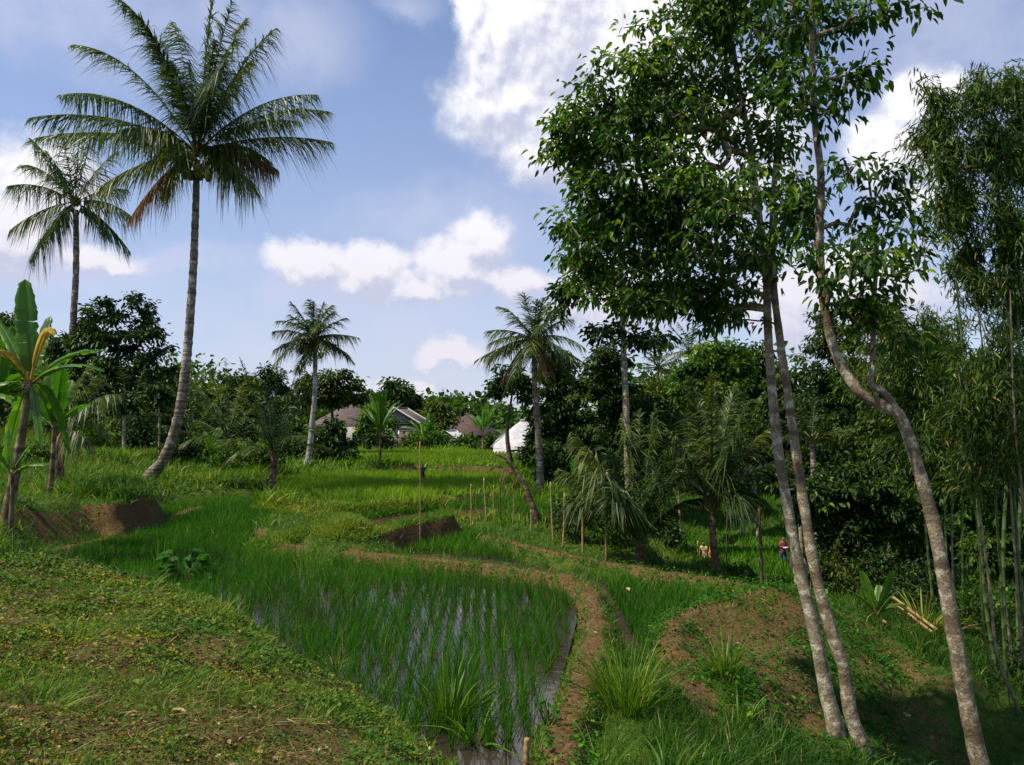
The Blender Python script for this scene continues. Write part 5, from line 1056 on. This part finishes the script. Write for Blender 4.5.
# ------------------------------------------------------------------ village
M['thatch'] = solid('weathered_tiles', (.07, .05, .045), (.15, .11, .095), 3, .9, .5); M['tile'] = solid('brown_tiles', (.07, .04, .035), (.12, .075, .065), 3, .9, .5)
M['wall_w'] = solid('white_wall', (.5, .47, .42), (.68, .65, .6), 1.5, .9, .05); M['wall_g'] = solid('grey_wall', (.2, .17, .14), (.3, .26, .21), 1.5, .9, .1); M['metal'] = solid('white_metal', (.34, .33, .33), (.58, .56, .56), 2.2, .6, .1); M['dark'] = solid('dark_opening', (.012, .01, .009), (.03, .02, .018), 2, .9, 0); M['red'] = solid('red_panel', (.28, .05, .04), (.4, .09, .06), 4, .8, .1)
def house(label, px, d, w, dep, hw, hr, roofm, wallm, rz=0, kind='hip', over=.5, zoff=0, vents=True, base_z=None):
    b0 = base(px, d); b0[2] = (zat(b0[0], b0[1]) if base_z is None else base_z) + zoff; root = thing('house', b0, label, 'house', 'village houses'); R = np.array([[math.cos(rz), math.sin(rz), 0], [-math.sin(rz), math.cos(rz), 0], [0, 0, 1]])
    def loc(v): return np.asarray(v, float) @ R + b0
    def bx_(nm, c, s, mat, par=None):
        mb = MB(); c = np.array(c, float); s = np.array(s, float) / 2; v = np.array([[x, y, z] for x in (-1, 1) for y in (-1, 1) for z in (-1, 1)]) * s + c
        mb.add(loc(v), [[0, 1, 3, 2], [4, 6, 7, 5], [0, 4, 5, 1], [2, 3, 7, 6], [0, 2, 6, 4], [1, 5, 7, 3]]); return mb.build(nm, mat, par or root)
    bx_('wall', (0, 0, hw / 2 - .3), (w, dep, hw + .6), wallm)
    W2, D2 = w / 2 + over, dep / 2 + over; z0 = hw - .12; zt = hw + hr; mb = MB(); th = .12
    rl = max(w / 2 - dep / 2, .2) if kind == 'hip' else W2
    for dz in (0,):
        a = [(-W2, -D2, z0), (W2, -D2, z0), (W2, D2, z0), (-W2, D2, z0)]; r_ = [(-rl, 0, zt), (rl, 0, zt)]
        low = [(p[0], p[1], p[2] - th) for p in a]
        v = np.array(a + r_ + low)
        q = [[0, 1, 5, 4], [2, 3, 4, 5], [0, 6, 7, 1], [1, 7, 8, 2], [2, 8, 9, 3], [3, 9, 6, 0], [6, 9, 8, 7]]; t3 = [[1, 2, 5], [3, 0, 4]] if kind == 'hip' else None
        mb.add(loc(v), q, t3)
    rf = mb.build('roof', roofm, root)
    if kind == 'gable':
        mb = MB(); mb.add(loc(np.array([(-w / 2, -dep / 2, hw - .1), (-w / 2, dep / 2, hw - .1), (-w / 2, 0, zt - .25), (w / 2, -dep / 2, hw - .1), (w / 2, dep / 2, hw - .1), (w / 2, 0, zt - .25)])), [[0, 3, 4, 1], [1, 4, 5, 2], [2, 5, 3, 0]], [[0, 1, 2], [3, 5, 4]]); mb.build('gable', wallm, root)
        for sx in (-1, 1):
            mb = MB()
            for sy in (-1, 1):
                A_ = loc(np.array([[sx * (W2 + .03), sy * D2, z0 - .02]])); B_ = loc(np.array([[sx * (W2 + .03), 0, zt + .02]])); sticks(mb, A_, B_, .09, .09, 4)
            mb.build('bargeboard', M['wall_w'], root)
    mb = MB(); sticks(mb, loc(np.array([[-rl, 0, zt + .03]])), loc(np.array([[rl, 0, zt + .03]])), .1, .1, 6); mb.build('ridge_cap', roofm, rf) if False else mb.build('ridge_cap', roofm, root)
    for sx in (-.3, .3):
        f = bx_('window', (sx * w, -dep / 2 - .02, hw * .58), (w * .16, .06, hw * .32), M['wood_dark']); bx_('pane', (sx * w, -dep / 2 - .06, hw * .58), (w * .12, .03, hw * .25), M['dark'], f)
    bx_('door', (0, -dep / 2 - .03, hw * .36), (.95, .07, hw * .72), M['dark'])
    return root
house('weathered-roofed house with pale wall behind the white-trunked palm', 349, 76, 4.8, 5.5, 2.9, 2.0, M['thatch'], M['wall_w'], .5, 'hip', .7, zoff=.45)
house('gabled house with white bargeboards above the banana clump', 401, 84, 3.6, 5, 3.7, 1.5, M['thatch'], M['wall_g'], 1.4, 'gable', .35, zoff=.2)
house('low dark shed with open front between trees', 416, 80, 2.6, 3, 2.3, .4, M['thatch'], M['dark'], .1, 'gable', .4, zoff=.1)
house('brown hip-roofed house with verandah', 469, 92, 4.6, 4.6, 2.5, 2.3, M['tile'], M['wall_g'], -.25, 'hip', .8, zoff=0)
house('small white-walled shed beside the brown roof', 451, 86, 2.2, 2.6, 2.3, .8, M['metal'], M['wall_w'], 1.25, 'gable', .3, zoff=0)
h5 = house('white metal-roofed house behind the palm trunk', 523, 62, 4.0, 4.0, 1.3, 1.95, M['metal'], M['wall_g'], .12, 'hip', .5, zoff=-.3)
mb = MB(); q0 = np.array(h5.location); v = q0 + np.array([[-2.3, -2.55, 1.18], [2.3, -2.55, 1.18], [2.4, -3.6, .78], [-2.4, -3.6, .78]]); mb.add(np.vstack([v, v - [0, 0, .05]]), [[3, 2, 1, 0], [4, 5, 6, 7], [0, 1, 5, 4], [2, 3, 7, 6], [1, 2, 6, 5], [3, 0, 4, 7]]); mb.build('awning', M['metal'], h5)
# power line poles far off carry the thin wire seen over the brown roof
A_ = P(418, 404, 100); B_ = P(505, 410, 96); mb = MB(); p = smooth_path([A_, (A_ + B_) / 2 - np.array([0, 0, .25]), B_], 16); tube(mb, p, .018, 5); tag(mb.build('power_line', M['dark'], loc=A_), 'thin power line sagging over the brown hip roof', 'cable')

# ------------------------------------------------------------------ people in the low field
M['skin'] = solid('skin', (.20, .10, .06), (.25, .13, .08), 3, .6, 0); M['hair'] = solid('hair', (.01, .008, .007), (.02, .015, .012), 30, .5, .2)
def cloth(n, c): return solid(n, tuple(v * .85 for v in c), c, 8, .85, .1)
def skin_obj(name, verts, edges, radii, mat, parent, rootv=0, sub=2):
    bm = bmesh.new(); ly = bm.verts.layers.skin.verify(); vs = [bm.verts.new(v) for v in verts]
    for a, b in edges: bm.edges.new((vs[a], vs[b]))
    for i, v in enumerate(vs): v[ly].radius = (radii[i] if isinstance(radii[i], tuple) else (radii[i],) * 2); v[ly].use_root = (i == rootv)
    me = bpy.data.meshes.new(name); bm.to_mesh(me); bm.free(); me.materials.append(mat); o = bpy.data.objects.new(name, me); COL.objects.link(o); o.parent = parent
    md = o.modifiers.new('Skin', 'SKIN'); md.use_smooth_shade = True; sb = o.modifiers.new('Subdivision', 'SUBSURF'); sb.levels = sub; sb.render_levels = sub
    return o
def person(label, px, d, hgt, face, top_c, bot_c, bow=0.0, stride=.12, arms='carry', hat=False, skirt=False):
    b0 = base(px, d); root = thing('person', b0, label, 'person'); root.rotation_euler = (0, 0, face); k = hgt / 1.6
    f = lambda x, y, z: (x * k, y * k, z * k)   # the figure faces -y before turning
    s = bow; hp = f(0, 0, .86); ch = f(0, -.28 * s, 1.18 - .05 * s); nk = f(0, -.45 * s, 1.34 - .12 * s); hd = f(0, -.52 * s - .02, 1.48 - .14 * s); hd2 = f(0, -.54 * s - .02, 1.56 - .14 * s)
    V = [hp, ch, nk, hd, hd2]; E = [(0, 1), (1, 2), (2, 3), (3, 4)]; R = [(.13 * k, .10 * k), (.15 * k, .10 * k), .05 * k, (.085 * k, .095 * k), .07 * k]
    for sx in (-1, 1):
        y = -stride * sx; i = len(V); V += [f(.09 * sx, 0, .80), f(.095 * sx, y * .7 - .02, .45), f(.09 * sx, y, .08), f(.09 * sx, y - .14, .03)]; E += [(0, i), (i, i + 1), (i + 1, i + 2), (i + 2, i + 3)]; R += [.085 * k, .06 * k, .04 * k, .035 * k]
        i = len(V); sh = f(.17 * sx, -.38 * s, 1.28 - .08 * s)
        el_, ha = (f(.22 * sx, -.38 * s - .02, 1.03), f(.10 * sx, -.38 * s - .24, 1.07)) if arms == 'carry' else (f(.22 * sx, -.4 * s - .06, 1.02 - .1 * s), f(.2 * sx, -.4 * s - .16 + .1 * sx, .8 - .15 * s))
        V += [sh, el_, ha]; E += [(1, i), (i, i + 1), (i + 1, i + 2)]; R += [.055 * k, .038 * k, .026 * k]
        hv = np.array(ha)
        for q, (dx, L) in enumerate([(-.03, .07), (-.01, .085), (.01, .08), (.028, .065), (.045 * -sx, .05)]):   # fingers and thumb
            j = len(V); V += [tuple(hv + np.array([dx, -.03, -.01]) * k), tuple(hv + np.array([dx * 1.2, -.03 - L, -.03]) * k)]; E += [(i + 2, j), (j, j + 1)]; R += [.010 * k, .008 * k]
    skin_obj('body', V, E, R, M['skin'], root, sub=1)
    tv = [f(0, .0, .80), hp, ch, f(0, -.42 * s, 1.30 - .1 * s)]; te = [(0, 1), (1, 2), (2, 3)]; tr = [(.165 * k, .14 * k), (.155 * k, .125 * k), (.175 * k, .125 * k), (.10 * k, .075 * k)]
    for sx in (-1, 1):
        i = len(tv); sh = f(.17 * sx, -.38 * s, 1.27 - .08 * s); el2 = f(.215 * sx, -.38 * s - .02, 1.08); tv += [sh, el2]; te += [(2, i), (i, i + 1)]; tr += [.07 * k, .055 * k]
    skin_obj('shirt', tv, te, tr, cloth('shirt_cloth', top_c), root, 1)
    if skirt: skin_obj('skirt', [f(0, 0, .86), f(0, -.01, .6), f(0, -.01, .32)], [(0, 1), (1, 2)], [(.16 * k, .13 * k), (.19 * k, .17 * k), (.21 * k, .19 * k)], cloth('skirt_cloth', bot_c), root)
    else:
        v = [f(0, 0, .88)]; e = []; r = [(.15 * k, .12 * k)]
        for sx in (-1, 1): y = -stride * sx; i = len(v); v += [f(.09 * sx, 0, .76), f(.095 * sx, y * .7 - .02, .45), f(.09 * sx, y, .16)]; e += [(0, i), (i, i + 1), (i + 1, i + 2)]; r += [.10 * k, .078 * k, .065 * k]
        skin_obj('trousers', v, e, r, cloth('trouser_cloth', bot_c), root)
    h = np.array(hd2); skin_obj('hair', [tuple(h + np.array([0, .02, .0]) * k), tuple(h + np.array([0, .05, -.08]) * k), tuple(h + np.array([0, .06, -.2]) * k)], [(0, 1), (1, 2)], [.088 * k, .085 * k, .045 * k], M['hair'], root)
    fc = np.array(hd)
    for nm, dx, dz, sz, mt in (('eye', -.032, .03, .010, 'hair'), ('eye', .032, .03, .010, 'hair'), ('nose', 0, .0, .014, 'skin'), ('mouth', 0, -.035, .014, 'red'), ('ear', -.088, 0, .018, 'skin'), ('ear', .088, 0, .018, 'skin')):
        bm = bmesh.new(); bmesh.ops.create_icosphere(bm, subdivisions=1, radius=sz * k); me = bpy.data.meshes.new(nm); bm.to_mesh(me); bm.free(); me.materials.append(M[mt]); o = bpy.data.objects.new(nm, me); COL.objects.link(o); o.parent = root
        o.location = fc + np.array([dx, (0 if nm == 'ear' else -.088), dz]) * k
    return root, k
person('person in a pale yellow dress bending beside the ringed palm trunk', 703, 39.5, 1.36, -.6, (.62, .56, .22), (.60, .54, .22), bow=.35, stride=.16, arms='down', skirt=True)
person('person in bright orange clothes half hidden behind the palm trunk', 708.8, 40, 1.25, 1.2, (.75, .22, .03), (.7, .3, .04), bow=.2, skirt=True)
r_, k = person('person in pink shirt and blue trousers walking beside the leaning trunk', 781, 38, 1.35, .3, (.55, .03, .16), (.03, .05, .22), stride=.1)
b0 = np.array(r_.location); mb = MB(); box(mb, b0 + np.array([.07, -.30, 1.02]) * k, np.array([.28, .22, .09]) * k, .3); tag(mb.build('white_bundle', M['metal'], loc=b0 + np.array([.07, -.3, 1.02]) * k), 'small white bundle carried in the arms of the pink-shirted person', 'bundle')
b0 = base(422, 36); mb = MB()
person('person in dark clothes standing in the rice behind the tall thin stake', 423, 36, .9, .2, (.05, .05, .07), (.04, .03, .03), stride=.05)
